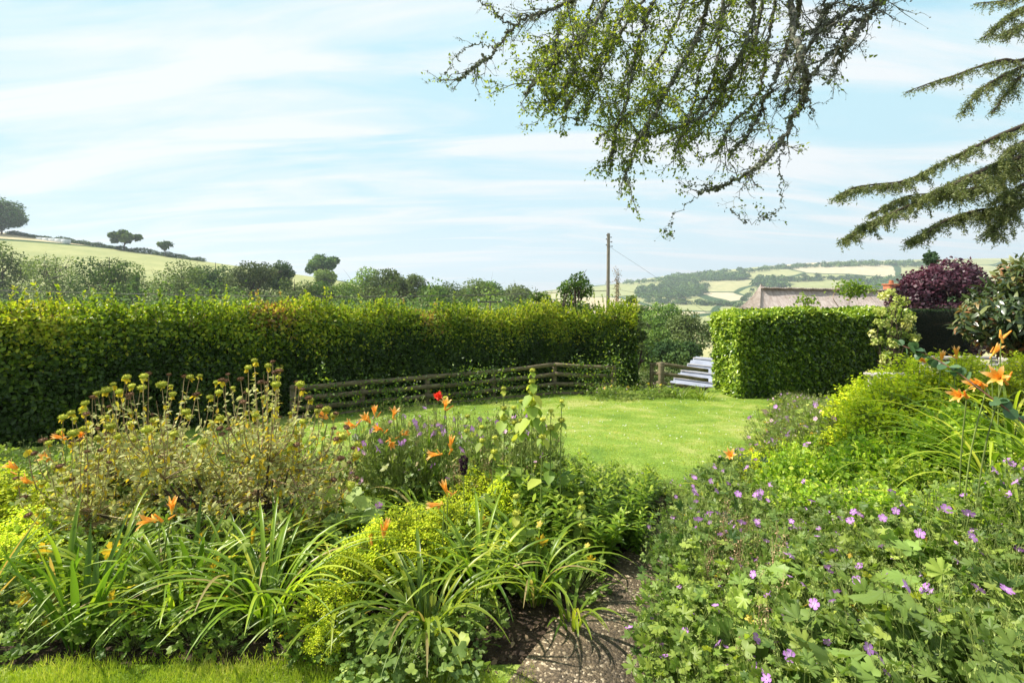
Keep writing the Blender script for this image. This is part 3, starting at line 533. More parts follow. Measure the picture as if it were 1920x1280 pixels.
# thickets (uncountable scrub) behind the hedge
def scrub(name, label, pts, hgt, nper, ls, mat, seed, spread=5, cat='scrub'):
    r = np.random.default_rng(seed); m = MB()
    for (x, y, h) in pts:
        h *= hgt; g = Hs(x, y); n_ = nper; d = nrm(r.normal(0, 1, (n_, 3))); d[:, 2] = np.abs(d[:, 2])
        p = np.array([x, y, g])+d*np.array([spread, spread, h])*r.uniform(.6, 1.05, n_)[:, None]*(1+.35*fbm(d*2.2+seed+x))[:, None]
        leaves(m, p, r.normal(0, 1, (n_, 3)), d+np.array([0, 0, .6])+r.normal(0, .4, (n_, 3)), ls*r.uniform(.6, 1.4, n_), DIA, np.clip(.45+r.normal(0, .22, n_)+.2*r.normal(), 0, 1), 1.3)
    return stuff(name, m, G[mat], label, cat)
r = np.random.default_rng(3); P_ = []
for px in range(-40, 1010, 17): Y = r.uniform(62, 90); P_.append(((px-960)/F*Y, Y, r.uniform(.8, 1.25)*(1.7-(r.uniform(548, 572)-540)/F*Y-Hs((px-960)/F*Y, Y))))
scrub('thicket', 'green scrub and bramble growing below the treeline behind the long hedge', P_, 1, 620, .42, 'tree_a', 31, 3.2)
P_ = []
for px in range(-40, 1000, 30): Y = r.uniform(95, 118); P_.append(((px-960)/F*Y, Y, r.uniform(7.0, 8.6)))
scrub('woodland_edge', 'grey green wood edge filling in between the single valley trees', P_, 1, 700, .5, 'tree_d', 32, 4.0, 'woodland')
# skyline hedge on the left hill
m = MB()
for px in np.arange(14, 384, 1.5):
    Y = 284; py = np.interp(px, [14, 60, 235, 380], [445, 453, 473, 494]); x = (px-960)/F*Y; g = Hs(x, Y); n_ = 34; hh = (2.2+1.0*vn(np.array([[px*.07, 0, 0]]))[0]); d = nrm(rng.normal(0, 1, (n_, 3))); d[:, 2] = abs(d[:, 2])
    leaves(m, np.array([x, Y, g])+d*np.array([1.0, 1.2, hh]), rnd(n_), d+rnd(n_, .4), rng.uniform(.4, .8, n_), DIA, np.clip(rng.normal(.4, .25, n_), 0, 1), 1.3)
tag(link('field_hedge', m.mesh('field_hedge', G['tree_b'])), 'dark hedge running down the skyline of the left hill', 'hedge')
sb = thing('field_shelter', 'long pale low field shelter below the skyline hedge on the left hill', 'shelter', W(100, 459, 276)*np.array([1, 1, 0])+np.array([0, 0, Hs(*(W(100, 459, 276)[:2]))]), -.15)
for k in range(5):
    m = MB(); box(m, (-8.4+k*4.2, 0, 1.2-k*.32), (4.0, 2.4, 2.4), bev=.1); kid(sb, 'panel', m.mesh('panel', G['panel']))
# near trees round the pole
tree('hawthorn_tree', 'ragged green tree rising above the long hedge left of the telegraph pole', 'tree', 1078, 491, 84, 17, 'tree_a', 61, 'round', .3, 9000, .085, 34, .25, .25, edge=2.4)
tree('bushy_tree', 'lower ragged green bush left of the tree by the telegraph pole', 'bush', 1010, 536, 84, 18, 'tree_a', 62, 'round', .4, 8000, .085, 30, .25, .25, edge=2.2)
tree('bush', 'loose pale green bush just right of the telegraph pole', 'bush', 1178, 548, 60, 17, 'tree_c', 63, 'round', .4, 4500, .08, 20, .2, .4, edge=1.8)
o = thing('spire_plant', 'thin brown seeding spire sticking up right of the telegraph pole', 'plant', W(1157, 600, 15)); m = MB(); top = W(1157, 508, 15)-W(1157, 600, 15)
for k in range(7): e = top+np.array([rng.normal(0, .035), 0, -.1*k]); tube(m, cr([(0, 0, -1.2), e*.5+rnd(1, .03)[0], e], 4), .012, .003, 3)
s_ = rng.uniform(.35, 1, 260); leaves(m, top*s_[:, None]+rnd(260, .05), rnd(260)+np.array([0, 0, 1]), rnd(260), .07, LANCE, rng.random(260)); kid(o, 'stem', m.mesh('stem', G['twig']))
# trees seen through the gap
tree('gap_tree', 'rounded green tree at the top of the gap between the hedges', 'tree', 1232, 572, 130, 75, 'tree_a', 71, 'round', .1, 9000, .3, 20, .3, .0)
tree('gap_tree', 'grey green tree against the laurel hedge edge in the gap', 'tree', 1292, 588, 110, 52, 'tree_d', 72, 'round', .1, 9000, .22, 18, .3, .0)
tree('gap_tree', 'mid green tree beside the end of the long hedge in the gap', 'tree', 1215, 606, 90, 45, 'tree_a', 73, 'round', .1, 7000, .2, 14, .32, .0)
tree('gap_bush', 'dark bush in the middle of the gap below the grey green tree', 'bush', 1262, 628, 90, 36, 'tree_b', 74, 'dome', .05, 7000, .17, 14, .32, .0)
P_ = [((px-960)/F*Y, Y, h) for px, Y, h in [(1205, 24, 2.2), (1235, 25, 2.1), (1262, 24, 2.0), (1290, 26, 2.3), (1320, 24, 2.1), (1225, 20, 1.2), (1350, 30, 2.6), (1180, 26, 2.4)]]
scrub('bramble_thicket', 'light green bramble thicket above the short fence in the gap', P_, 1, 3000, .11, 'tree_c', 33, 1.2)
P_ = [((px-960)/F*Y, Y, h) for px, Y, h in [(1205, 15.4, 1.3), (1232, 16.5, 1.2), (1215, 17.5, 1.3), (1250, 19.5, 1.3), (1190, 15, 1.3)]]
scrub('undergrowth', 'dark green undergrowth just behind the short fence left of the shed roof', P_, 1, 3200, .08, 'tree_b', 34, .8)
tree('yellow_tree', 'small pale yellow tree peeping above the left part of the laurel hedge', 'tree', 1382, 562, 42, 48, 'vari', 75, 'dome', .2, 2500, .2, 9, .36)
# right-hand trees
tree('purple_tree', 'purple leaved tree above the dark yew hedge', 'tree', 1768, 478, 150, 22, 'purple', 81, 'round', .3, 26000, .13, 26, .3, -.1, edge=1.4)
tree('conifer', 'blue green conifer tip standing behind the purple tree', 'tree', 1748, 455, 104, 30, 'conifer', 82, 'cone', .15, 14000, .17, 30, .3, -.1, edge=1.4)
tree('variegated_shrub', 'tall yellow variegated shrub growing in front of the laurel hedge', 'shrub', 1672, 530, 84, 9.9, 'vari', 83, 'round', .02, 3000, .05, 44, .13, .4, leaf=LEAF, edge=1.7, r0=.025)
o = thing('climbing_vine', 'bright green arching vine above the laurel hedge in front of the thatch', 'vine', W(1600, 590, 12.6)); m = MB(); L_ = MB(); b = W(1600, 590, 12.6)
for P_ in ([(1600, 620), (1572, 575), (1562, 555), (1580, 535), (1600, 533), (1625, 545)], [(1600, 620), (1592, 570), (1600, 545), (1628, 540)], [(1530, 620), (1515, 580), (1505, 562), (1520, 566)]):
    Q = cr([W(a, c, 12.6)-b for a, c in P_], 6); tube(m, Q, .012, .004, 4); n_ = 230 if P_[1][0] != 1515 else 120; q = Q[rng.integers(len(Q)//2 if n_ > 200 else len(Q)*2//3, len(Q), n_)]+rnd(n_, .11)*np.array([1.1, 1, .6]); leaves(L_, q, rnd(n_)+np.array([0, 0, -.3]), rnd(n_, .6)+np.array([0, 0, 1]), rng.uniform(.05, .11, n_), LEAF, rng.random(n_))
kid(o, 'stem', m.mesh('stem', G['twig'])); kid(o, 'foliage', L_.mesh('foliage', G['vine']))

# far woods on the right hill and single field trees
def farwood(name, label, pix, n, size, seed, mat='tree_b'):
    r = np.random.default_rng(seed); m = MB(); pg = np.array(pix, float)
    def inside(x, y):
        c = False; j = len(pg)-1
        for i in range(len(pg)):
            if (pg[i, 1] > y) != (pg[j, 1] > y) and x < (pg[j, 0]-pg[i, 0])*(y-pg[i, 1])/(pg[j, 1]-pg[i, 1])+pg[i, 0]: c = not c
            j = i
        return c
    k = 0; tries = 0
    while k < n and tries < n*60:
        tries += 1; x = r.uniform(pg[:, 0].min(), pg[:, 0].max()); y = r.uniform(pg[:, 1].min(), pg[:, 1].max())
        if not inside(x, y): continue
        p = gpt(x, y); 
        if p[1] > 2300 or p[1] < 300: continue
        k += 1; s = size*r.uniform(.7, 1.25); q = 70; d = nrm(r.normal(0, 1, (q, 3))); d[:, 2] = np.abs(d[:, 2])*1.1-.1
        leaves(m, p+np.array([0, 0, s*.35])+d*s*np.array([.62, .62, .62])*(1+.2*r.normal(0, 1, (q, 1))*.5), r.normal(0, 1, (q, 3)), d+r.normal(0, .35, (q, 3)), s*r.uniform(.18, .34, q), DIA, np.clip(r.normal(.45, .2, q)+.2*r.normal(), 0, 1), 1.6)
    return stuff(name, m, G[mat], label, 'woodland')
farwood('hillside_wood', 'rounded wood in the middle of the far pale fields', [(1190, 562), (1195, 548), (1225, 536), (1290, 532), (1328, 540), (1322, 552), (1290, 562), (1230, 563)], 230, 10, 41)
farwood('ridge_wood', 'long wood along the ridge above the far fields', [(1232, 530), (1262, 521), (1320, 514), (1385, 516), (1410, 522), (1380, 528), (1300, 530)], 190, 10, 42)
farwood('skyline_wood', 'line of woods on the skyline of the far right hill', [(1130, 534), (1200, 530), (1400, 507), (1500, 500), (1620, 494), (1740, 495), (1740, 502), (1640, 500), (1500, 505), (1400, 513), (1200, 534)], 210, 9, 43)
farwood('valley_wood', 'dark wood low on the far hill just above the thatched roof', [(1560, 560), (1590, 535), (1640, 527), (1730, 520), (1740, 545), (1700, 560)], 170, 10, 44)
farwood('field_edge_wood', 'wood at the left of the thatched roof on the far hillside', [(1415, 545), (1418, 528), (1450, 522), (1474, 530), (1474, 548)], 60, 13, 45)
farwood('far_hedgerows', 'thin dark hedgerows crossing the lower far fields', [(1205, 566), (1300, 569), (1400, 575), (1400, 579), (1300, 573), (1205, 570)], 90, 7, 46)
farwood('lane_hedgerow', 'hedgerow climbing the far pale field between two woods', [(1390, 565), (1412, 545), (1416, 546), (1394, 568)], 16, 6, 47)
farwood('upper_hedgerow', 'hedgerow across the upper far field above the thatch', [(1478, 526), (1620, 523), (1620, 526), (1478, 529)], 70, 7, 48)
lb = ['lone pale tree on the far field, left of the three above the thatch', 'dark lone tree in the middle of the far field above the thatch', 'small lone tree touching the dark one on the far field', 'lone tree on the far field nearest the purple tree', 'lone dark tree on the lowest far field beside the hedgerow']
for i, (px, py, w) in enumerate([(1508, 524, 10), (1533, 525, 12), (1545, 525, 6), (1588, 524, 9), (1261, 579, 12)]):
    p = gpt(px, py); h = w/F*p[1]*1.05; T_, K = lumps_tree(h, h, .3, 200+i, 500, h*.1, 'round', 7, .4); o = thing('field_tree', lb[i], 'tree', p, 0, 'single trees on the far fields'); kid(o, 'trunk', T_.mesh('trunk', G['barkd'])); kid(o, 'crown', K.mesh('crown', G['tree_b']))

# ------------------------------------------------------------------ thatched cottage
Yc = 34; ct = thing('thatched_cottage', 'cottage with pale thatched roof and orange chimney behind the laurel hedge', 'house', (0, 0, 0)); zr = CAMZ+.05*1; x0 = (1468-960)/F*Yc; x1 = (1760-960)/F*Yc; g = Hs((x0+x1)/2, Yc+3)
m = MB(); nu, nv = 46, 14; V = []
for side in (0, 1):
    for j in range(nv+1):
        v_ = j/nv
        for i in range(nu+1):
            u = i/nu; x = x0+(x1-x0)*u; sg = -1 if side == 0 else 1
            y = Yc+3+sg*v_*3.9; z = zr-.12*u*1.8-v_**.92*3.6-.05*math.sin(v_*9)+.05*math.sin(x*2.1+v_*5); xx = x-(1-u)**14*v_*2.2
            z += (.22*math.exp(-((u-.0)/.02)**2))*(1-v_)**6
            V.append((xx, y, z+rng.normal(0, .012)))
V = np.array(V); n_ = (nu+1)*(nv+1); i = np.arange(nv)[:, None]*(nu+1)+np.arange(nu)[None]; q = np.stack([i, i+1, i+nu+2, i+nu+1], -1).reshape(-1, 4); m.add(V, np.concatenate([q[:, ::-1], q+n_]))
hip = [j*(nu+1) for j in range(nv+1)]; m.f.append(np.array([(hip[j]+0, hip[j+1], hip[j+1]+n_, hip[j]+n_) for j in range(nv)]))
rf = kid(ct, 'roof', m.mesh('roof', G['thatch'], True))
m = MB()
for i in range(60):
    u = i/59; x = x0+(x1-x0)*u; z = zr-.216*u
    box(m, (x, Yc+3-.2, z-.03+.015*math.sin(i*1.3)), ((x1-x0)/59-.004, .4, .1), t=.5)
kid(ct, 'roof_ridge', m.mesh('roof_ridge', G['thatch']))
m = MB(); box(m, ((x0+x1)/2+.2, Yc+3, (zr-3.3+g)/2), (x1-x0-.6, 6.4, zr-3.3-g+.2)); kid(ct, 'wall', m.mesh('wall', G['render']))
for k in range(4):
    m = MB(); box(m, (x0+1.6+k*2.6, Yc-.22, g+1.9), (.9, .06, 1.0)); kid(ct, 'window', m.mesh('window', G['glass']))
m = MB(); cx = (1671-960)/F*(Yc+3); box(m, (cx, Yc+3, zr-.3), (.75, .7, 1.1), bev=.02); box(m, (cx, Yc+3, zr+.22), (.88, .82, .12), bev=.02); kid(ct, 'chimney', m.mesh('chimney', G['brick']))
m = MB(); tube(m, [(cx, Yc+3, zr+.28), (cx, Yc+3, zr+.42), (cx, Yc+3, zr+.55)], .17, .14, 10); kid(ct, 'chimney_pot', m.mesh('chimney_pot', G['brick']))

# ------------------------------------------------------------------ poles and wires
pb = W(1139, 540, 36); po = thing('telegraph_pole', 'weathered wooden telegraph pole standing behind the hedge', 'pole', (pb[0], 36, Hs(pb[0], 36)))
hp = W(1141, 438, 36)[2]-Hs(pb[0], 36); m = MB(); tube(m, [(0, 0, -.3), (.02, 0, hp*.4), (.05, 0, hp*.7), (.08, 0, hp)], .15, .11, 12, jit=.02); m.add([(.08+.1*math.cos(a), .1*math.sin(a), hp+.03) for a in np.arange(8)*math.pi/4], [list(range(8))]); kid(po, 'shaft', m.mesh('shaft', G['pole'], True))
for dx, dz, ln in ((.16, -.28, .14), (-.14, -.42, .14), (.2, -.62, .3), (-.14, -.85, .1), (.22, -.95, .26), (-.1, -.12, .12)):
    m = MB(); tube(m, [(.07, -.02, hp+dz), (.07+dx*1.2, -.05, hp+dz)], .02, .02, 5); tube(m, [(.07+dx*1.2, -.05, hp+dz-.04), (.07+dx*1.2, -.05, hp+dz+.05)], .04, .025, 7); kid(po, 'insulator', m.mesh('insulator', G['iron']))
p2 = W(919, 566, 30); po2 = thing('crossarm_pole', 'low pole top with crossarm and two white insulators above the hedge', 'pole', (p2[0], 30, Hs(p2[0], 30))); hp2 = p2[2]-Hs(p2[0], 30)
m = MB(); tube(m, [(0, 0, -.3), (0, 0, hp2*.5), (0, 0, hp2+.05)], .06, .045, 8); kid(po2, 'shaft', m.mesh('shaft', G['pole']))
m = MB(); beam(m, (-.72, -.06, hp2), (.72, -.06, hp2), .07, .07); kid(po2, 'crossarm', m.mesh('crossarm', G['iron']))
for s in (-.7, .7):
    m = MB(); tube(m, [(s, -.06, hp2+.035), (s, -.06, hp2+.07), (s, -.06, hp2+.1), (s, -.06, hp2+.17)], .03, .075, 8); kid(po2, 'insulator', m.mesh('insulator', G['white']))
def wire(label, P, r_=.012):
    m = MB(); tube(m, cr(P, 10), r_, r_, 4); tag(link('cable', m.mesh('cable', G['iron'])), label, 'cable')
wire('black cable crossing in front of the valley trees from the left edge', [W(-60, 543, 42), W(300, 552, 40), W(650, 556, 38), W(900, 553, 37), W(1139, 545, 36)], .022)
wire('upper thin cable dropping from the telegraph pole to the right', [W(1142, 462, 36), W(1230, 520, 33), W(1330, 590, 30)], .008)
wire('lower cable running from the telegraph pole past the gap', [W(1142, 540, 36), W(1250, 558, 34), W(1400, 577, 32), W(1520, 590, 30)], .009)

# ------------------------------------------------------------------ cedar (right)
def cedar():
    root = thing('cedar_tree', 'drooping cedar branches reaching in from the right edge', 'tree', (0, 0, 0)); T_ = MB(); K = MB(); B = MB(); r = np.random.default_rng(5)
    tx, ty = 13.2, 9.6; g = Hs(tx, ty); tube(T_, cr([(tx, ty, g-.2), (tx+.1, ty, 4), (tx, ty, 9), (tx+.1, ty, 15)], 6), .45, .08, 12, jit=.06)
    limbs = [([(1920, 235), (1840, 270), (1770, 305), (1700, 338), (1640, 346), (1600, 352), (1572, 368)], 8.8, .7),
             ([(1920, 292), (1860, 312), (1790, 345), (1720, 378), (1660, 405), (1620, 425), (1585, 448)], 8.6, 1.05),
             ([(1925, 300), (1870, 340), (1830, 352), (1770, 362), (1700, 368), (1640, 398)], 9.2, 1.0),
             ([(1930, 372), (1880, 388), (1830, 395), (1780, 410), (1740, 434), (1708, 450)], 8.9, .95),
             ([(1930, 340), (1900, 370), (1880, 410), (1862, 440)], 8.6, 1.1),
             ([(1925, 110), (1880, 113), (1830, 127), (1790, 142), (1755, 152), (1700, 172)], 9.5, .28),
             ([(1925, 122), (1890, 138), (1850, 160), (1825, 185), (1808, 210)], 9.3, .4),
             ([(1930, 135), (1900, 160), (1880, 185), (1862, 210)], 9.3, .3),
             ([(1930, 8), (1900, 25), (1870, 48), (1845, 72)], 9.8, .4), ([(1930, -8), (1880, 2), (1830, 6)], 9.8, .25),
             ([(1930, 40), (1905, 52), (1880, 62)], 9.6, .5), ([(1930, 260), (1900, 290), (1915, 330)], 9.0, .7)]
    for P_, Y, dens in limbs:
        pts = [W(a, b, Y+.35*r.normal()*(k > 0)*.4) for k, (a, b) in enumerate(P_)]; z0 = pts[0][2]
        start = [np.array([tx, ty, z0+.9]), (np.array([tx, ty, z0+.9])+pts[0])/2+np.array([0, 0, .25])]
        Q = cr(start+pts, 8); tube(B, Q, .07, .006, 6, jit=.1, pw=.6); Q = Q[12:]; n = len(Q)
        for k in range(int(n*4.6)):
            i = r.integers(0, n); q = Q[i]; u = i/n; a = r.uniform(0, 2*math.pi); ln = r.uniform(.08, .5)*(1.15-u*.75)*(.5+.5*dens)
            d = nrm((np.array([math.cos(a)*.8-.55, math.sin(a)*.7, -.18]) )[None])[0]; e = q+d*ln+np.array([0, 0, -ln*r.uniform(.15, .75)]); mid = q+d*ln*.55+np.array([0, 0, -.03])
            S_ = cr([q, mid, e], 5); tube(B, S_, .005, .0018, 3); 
            m_ = int(125*ln/.4*dens*r.uniform(.4, 1.6)); s = r.uniform(.08, 1, m_)*(len(S_)-1.001); i0 = s.astype(int); pp = S_[i0]+(S_[np.minimum(i0+1, len(S_)-1)]-S_[i0])*(s-i0)[:, None]; pp = pp+r.normal(0, .016, (m_, 3)); pp[:, 2] -= r.random(m_)**2*.08
            leaves(K, pp, r.normal(0, .6, (m_, 3))+d*.4+np.array([0, 0, -.15]), r.normal(0, 1, (m_, 3)), r.uniform(.03, .06, m_), NEED, np.clip(r.normal(.5, .25, m_), 0, 1), 2.6)
    kid(root, 'trunk', T_.mesh('trunk', G['barkd'], True)); kid(root, 'branches', B.mesh('branches', G['barkd'])); kid(root, 'foliage', K.mesh('foliage', G['cedar']))
cedar()
# ------------------------------------------------------------------ overhanging tree
def overhang():
    root = thing('overhanging_tree', 'old lichen covered tree whose leafy branches hang down from the top', 'tree', (0, 0, 0)); r = np.random.default_rng(12); T_ = MB(); B = MB(); Tw = MB(); K = MB(); Lc = MB()
    hub = np.array([2.35, 3.6, 5.7]); tube(T_, cr([(2.9, -2.4, -.2), (2.8, -2.2, 2.0), (2.6, -1.2, 4.0), (2.45, 1.4, 5.4), hub], 8), .26, .09, 12, jit=.07)
    for e in ((-2.5, -3, 6), (5, -4, 6.5), (1, -5, 7)): tube(T_, cr([(2.8, -2.2, 2.4), (np.array(e)+(2.8, -2.2, 2.4))/2+np.array([0, 0, .6]), e], 6), .16, .03, 8)
    limbs = [([(1100, -30), (1060, 8), (1010, 28), (965, 50), (930, 92), (895, 122), (858, 150)], 4.3, .022, .12),
      ([(965, 48), (925, 22), (888, -5)], 4.3, .010, .3), ([(930, 92), (900, 82), (868, 92), (845, 125), (822, 150)], 4.35, .006, .15),
      ([(1160, -30), (1112, 50), (1075, 92), (1040, 130), (1012, 160), (985, 195)], 4.0, .026, .8),
      ([(1090, -20), (1052, 50), (1042, 90), (1038, 150)], 4.5, .012, .9),
      ([(1250, -40), (1205, 60), (1185, 140), (1170, 220), (1152, 290), (1146, 345)], 4.2, .024, 1),
      ([(1200, -40), (1150, 70), (1120, 130), (1090, 180), (1060, 225)], 4.6, .022, 1),
      ([(1340, -40), (1315, 60), (1282, 125), (1250, 190), (1220, 250), (1192, 300), (1172, 372)], 4.0, .028, 1),
      ([(1300, -40), (1260, 70), (1225, 150), (1200, 220), (1120, 290)], 4.9, .022, 1),
      ([(1420, -40), (1402, 80), (1374, 145), (1348, 205), (1300, 252), (1245, 275), (1200, 286)], 4.1, .030, .85),
      ([(1440, -40), (1420, 60), (1400, 130), (1372, 200), (1330, 250), (1290, 300)], 4.6, .024, .7),
      ([(1380, -40), (1340, 80), (1310, 150), (1300, 220), (1262, 290)], 4.9, .02, .9),
      ([(1130, -40), (1100, 60), (1080, 130), (1050, 200), (1020, 215)], 4.4, .018, .7), ([(1360, -40), (1350, 90), (1330, 180), (1290, 260), (1265, 310)], 4.3, .02, .9), ([(1230, -40), (1180, 40), (1140, 110), (1110, 200), (1080, 260)], 4.3, .02, 1),
      ([(1485, -40), (1490, 60), (1502, 120), (1510, 178), (1484, 225), (1462, 272), (1420, 312), (1368, 345), (1310, 362)], 3.8, .032, .12),
      ([(1500, -40), (1494, 40), (1472, 100), (1450, 160), (1425, 220), (1402, 262), (1368, 302)], 4.2, .028, .25),
      ([(1462, -40), (1440, 70), (1432, 150), (1410, 200), (1370, 250), (1345, 300)], 4.5, .024, .3),
      ([(1550, -40), (1540, 30), (1528, 72), (1498, 112), (1478, 170), (1462, 200)], 4.0, .024, .08),
      ([(1668, -40), (1648, 5), (1622, 42), (1600, 70), (1560, 100), (1525, 138), (1498, 172)], 3.8, .024, .03),
      ([(1660, -40), (1640, 5), (1600, 20), (1562, 36), (1505, 72), (1480, 100)], 3.9, .020, .03),
      ([(1632, 30), (1600, 38), (1572, 45), (1540, 58)], 3.8, .012, .02), ([(1602, 70), (1585, 95), (1570, 122), (1554, 155)], 3.8, .013, 0), ([(1598, 42), (1580, 65), (1568, 92)], 3.8, .012, 0),
      ([(1545, 25), (1560, 8), (1578, -20)], 3.9, .016, 0),
      ([(1510, 178), (1520, 200), (1520, 220)], 3.8, .005, .0), ([(1470, 262), (1464, 300), (1467, 345), (1464, 380), (1448, 402)], 3.8, .006, .02),
      ([(1320, 358), (1290, 380), (1262, 405), (1255, 430), (1262, 445)], 3.8, .003, .25), ([(1368, 345), (1340, 350), (1300, 345), (1285, 335)], 3.8, .005, .3), ([(1370, 395), (1392, 412), (1428, 410), (1440, 404)], 3.9, .004, .3), ([(1420, 312), (1395, 345), (1372, 395)], 3.85, .004, .1)]
    def twig(q, d, ln, rad, lv, depth=0):
        m1 = q+d*ln*.5+r.normal(0, .06*ln, 3); e = q+d*ln+r.normal(0, .1*ln, 3)+np.array([0, 0, -.08*ln]); S_ = cr([q, m1, e], 4); tube(Tw, S_, rad, rad*.35, 3 if rad < .004 else 4, jit=.3, r=r)
        if depth < 2:
            for _ in range(3 if depth == 0 else 2): twig(S_[r.integers(2, len(S_))], nrm((d+r.normal(0, .55, 3)+np.array([0, 0, -.03]))[None])[0], ln*r.uniform(.4, .7), rad*.55, lv, depth+1)
        # knobbly lichen on the twig
        n_ = int(10*ln/.3); pp = S_[r.integers(0, len(S_), n_)]+r.normal(0, rad*.8+.002, (n_, 3)); leaves(Lc, pp, r.normal(0, 1, (n_, 3)), r.normal(0, 1, (n_, 3)), r.uniform(.006, .016, n_), DIA, r.random(n_), 1.6)
        if r.random() < lv:
            n_ = int(r.integers(6, 14)*(1.0 if depth else .7)*ln/.16); n_ = min(int(n_*1.15), 30); s = r.uniform(.3, 1, n_); pp = q+(e-q)*s[:, None]+r.normal(0, .018, (n_, 3)); leaves(K, pp, r.normal(0, .8, (n_, 3))+d*.4+np.array([0, 0, -.3]), r.normal(0, .7, (n_, 3))+np.array([0, 0, .7]), r.uniform(.018, .037, n_), LEAF, np.clip(r.normal(.5, .25, n_), 0, 1))
    for P_, Y, rad, lv in limbs:
        pts = [W(a, b-(max(b, 0)*.1 if lv > .5 else max(b, 0)*.04 if lv > .2 and rad > .01 else 0), Y+.12*r.normal()) for a, b in P_]
        if P_[0][1] <= -20: pts = [hub+(pts[0]-hub)*.02, hub+(pts[0]-hub)*.55+np.array([0, 0, .25])]+pts
        Q = cr(pts, 9); n = len(Q); Q[1:-1] += r.normal(0, .012, (n-2, 3)); vis = 14 if P_[0][1] <= -20 else 0
        tube(B, Q, rad*1.0, rad*.22, 7, jit=.16, pw=.9, r=r); Lg = np.linalg.norm(np.diff(Q, axis=0), axis=1).sum()
        n_ = int(rad/.02*260*Lg); i = r.integers(vis, n, n_); pp = Q[i]+nrm(r.normal(0, 1, (n_, 3)))*(rad*(1.0-.75*(i/n)))[:, None]+r.normal(0, .005, (n_, 3)); leaves(Lc, pp, r.normal(0, 1, (n_, 3)), r.normal(0, 1, (n_, 3)), r.uniform(.008, .026, n_), DIA, r.random(n_), 1.5)
        cnt = int(Lg*(9.5 if lv > .5 else 7.5)*(.5 if rad < .01 else 1))
        for _ in range(cnt):
            i = r.integers(max(vis-2, 1), n); d = nrm((Q[min(i+1, n-1)]-Q[i-1])[None])[0]; d = nrm((d*.7+r.normal(0, .6, 3)+np.array([-.08, 0, -.06]))[None])[0]
            twig(Q[i], d, r.uniform(.1, .4)*(1 if rad > .01 else .5)*(1.1-.35*i/n)*(.75 if lv < .15 else 1), min(.006, rad*.4), lv)
    kid(root, 'trunk', T_.mesh('trunk', G['bark'], True)); kid(root, 'branches', B.mesh('branches', G['bark'], True)); kid(root, 'twigs', Tw.mesh('twigs', G['bark'])); kid(root, 'foliage', K.mesh('foliage', G['over'])); kid(root, 'lichen', Lc.mesh('lichen', G['lichen']))
overhang()

# ================================================================== foreground planting
STALK = T([(-.5, 0, 0), (.5, 0, 0), (.3, 1, 0), (-.3, 1, 0)], [[(0, 1, 2, 3)]])
class Proto:
    def __init__(s, root): s.root = root; s.used = False
    def put(s, x, y, rz=0, sc=1, label=None, group=None, dz=0):
        loc = (x, y, Hs(x, y)+dz)
        if not s.used:
            s.used = True; r = s.root; r.location = loc; r.rotation_euler = (0, 0, rz); r.scale = (sc,)*3 if np.isscalar(sc) else sc
            if label: r['label'] = label
            if group: r['group'] = group
            return r
        return dup(s.root, loc, rz, sc, label, group)
def flower5(sz=.016):
    m = MB(); V = []; f = []
    for k in range(5):
        a = k*2*math.pi/5
        for (rx, ry, z, t) in ((0, .0, 0, 0), (.3, .45, .12, .4), (.4, .85, .2, 1), (.12, 1.02, .17, 1), (0, .93, .19, 1), (-.12, 1.02, .17, 1), (-.4, .85, .2, 1), (-.3, .45, .12, .4)):
            V.append((math.cos(a)*rx-math.sin(a)*ry, math.sin(a)*rx+math.cos(a)*ry, z, t))
        b = k*8; f += [(b, b+1, b+2, b+3), (b, b+3, b+4, b+5), (b, b+5, b+6, b+7)]
    V = np.array(V); m.add(V[:, :3]*sz, f, V[:, 3]); tube(m, [(0, 0, 0), (0, 0, sz*.25)], sz*.07, sz*.03, 4, 0); tube(m, [(0, 0, -sz*.5), (0, 0, 0)], sz*.08, sz*.14, 4, .2); return m
FL = [flower5(.0215).mesh('flower', G['lilac']), flower5(.019).mesh('flower', G['lilac'])]
FLP = flower5(.015).mesh('flower', G['pinkish'])
def lilyfl(L=.085, wide=1.0, openn=1.0, seed=0):
    r = np.random.default_rng(seed); m = MB()
    for k in range(6):
        a = k*math.pi/3+r.normal(0, .08); n = 7; wd = (.24 if k % 2 else .17)*L*wide; V = []; f = []; tt = []
        for i in range(n+1):
            s = i/n; rr = L*(.04+.1*s+openn*.62*max(0, s-.3)**1.35); z = L*(s*.95-openn*.42*max(0, s-.55)**1.6*1.6); w = wd*math.sin(math.pi*min(1, .12+s*.86))**.7*.5
            for q in (-1, 0, 1): V.append((math.cos(a)*rr-math.sin(a)*w*q, math.sin(a)*rr+math.cos(a)*w*q, z+(.012*L*10*.1 if q else 0)+.004*math.sin(i*2.2+q)*abs(q))); tt.append(min(1, s*1.1))
        for i in range(n):
            for j in (0, 1): f.append((i*3+j, i*3+j+1, i*3+j+4, i*3+j+3))
        m.add(V, f, np.array(tt))
    for k in range(5): a = k*1.25; tube(m, cr([(0, 0, L*.2), (math.cos(a)*L*.08, math.sin(a)*L*.08, L*.55), (math.cos(a)*L*.16, math.sin(a)*L*.16, L*.85)], 3), L*.008, L*.006, 3, .0)
    tube(m, [(0, 0, -L*.2), (0, 0, 0), (0, 0, L*.2)], L*.04, L*.06, 6, 0); return m
LIL = [lilyfl(.105, 1.1, 1.0, 1).mesh('flower', G['lily']), lilyfl(.1, 1, .7, 2).mesh('flower', G['lily']), lilyfl(.1, .9, .35, 3).mesh('flower', G['lily'])]
m = MB(); tube(m, cr([(0, 0, 0), (0, 0, .025), (0, 0, .055), (0, 0, .075)], 3), .004, .001, 7, .2); tube(m, cr([(0, 0, 0), (.001, 0, .02), (0, 0, .05), (0, 0, .07)], 3), .008, .004, 7, .4); BUD = m.mesh('bud', G['lily'], True)
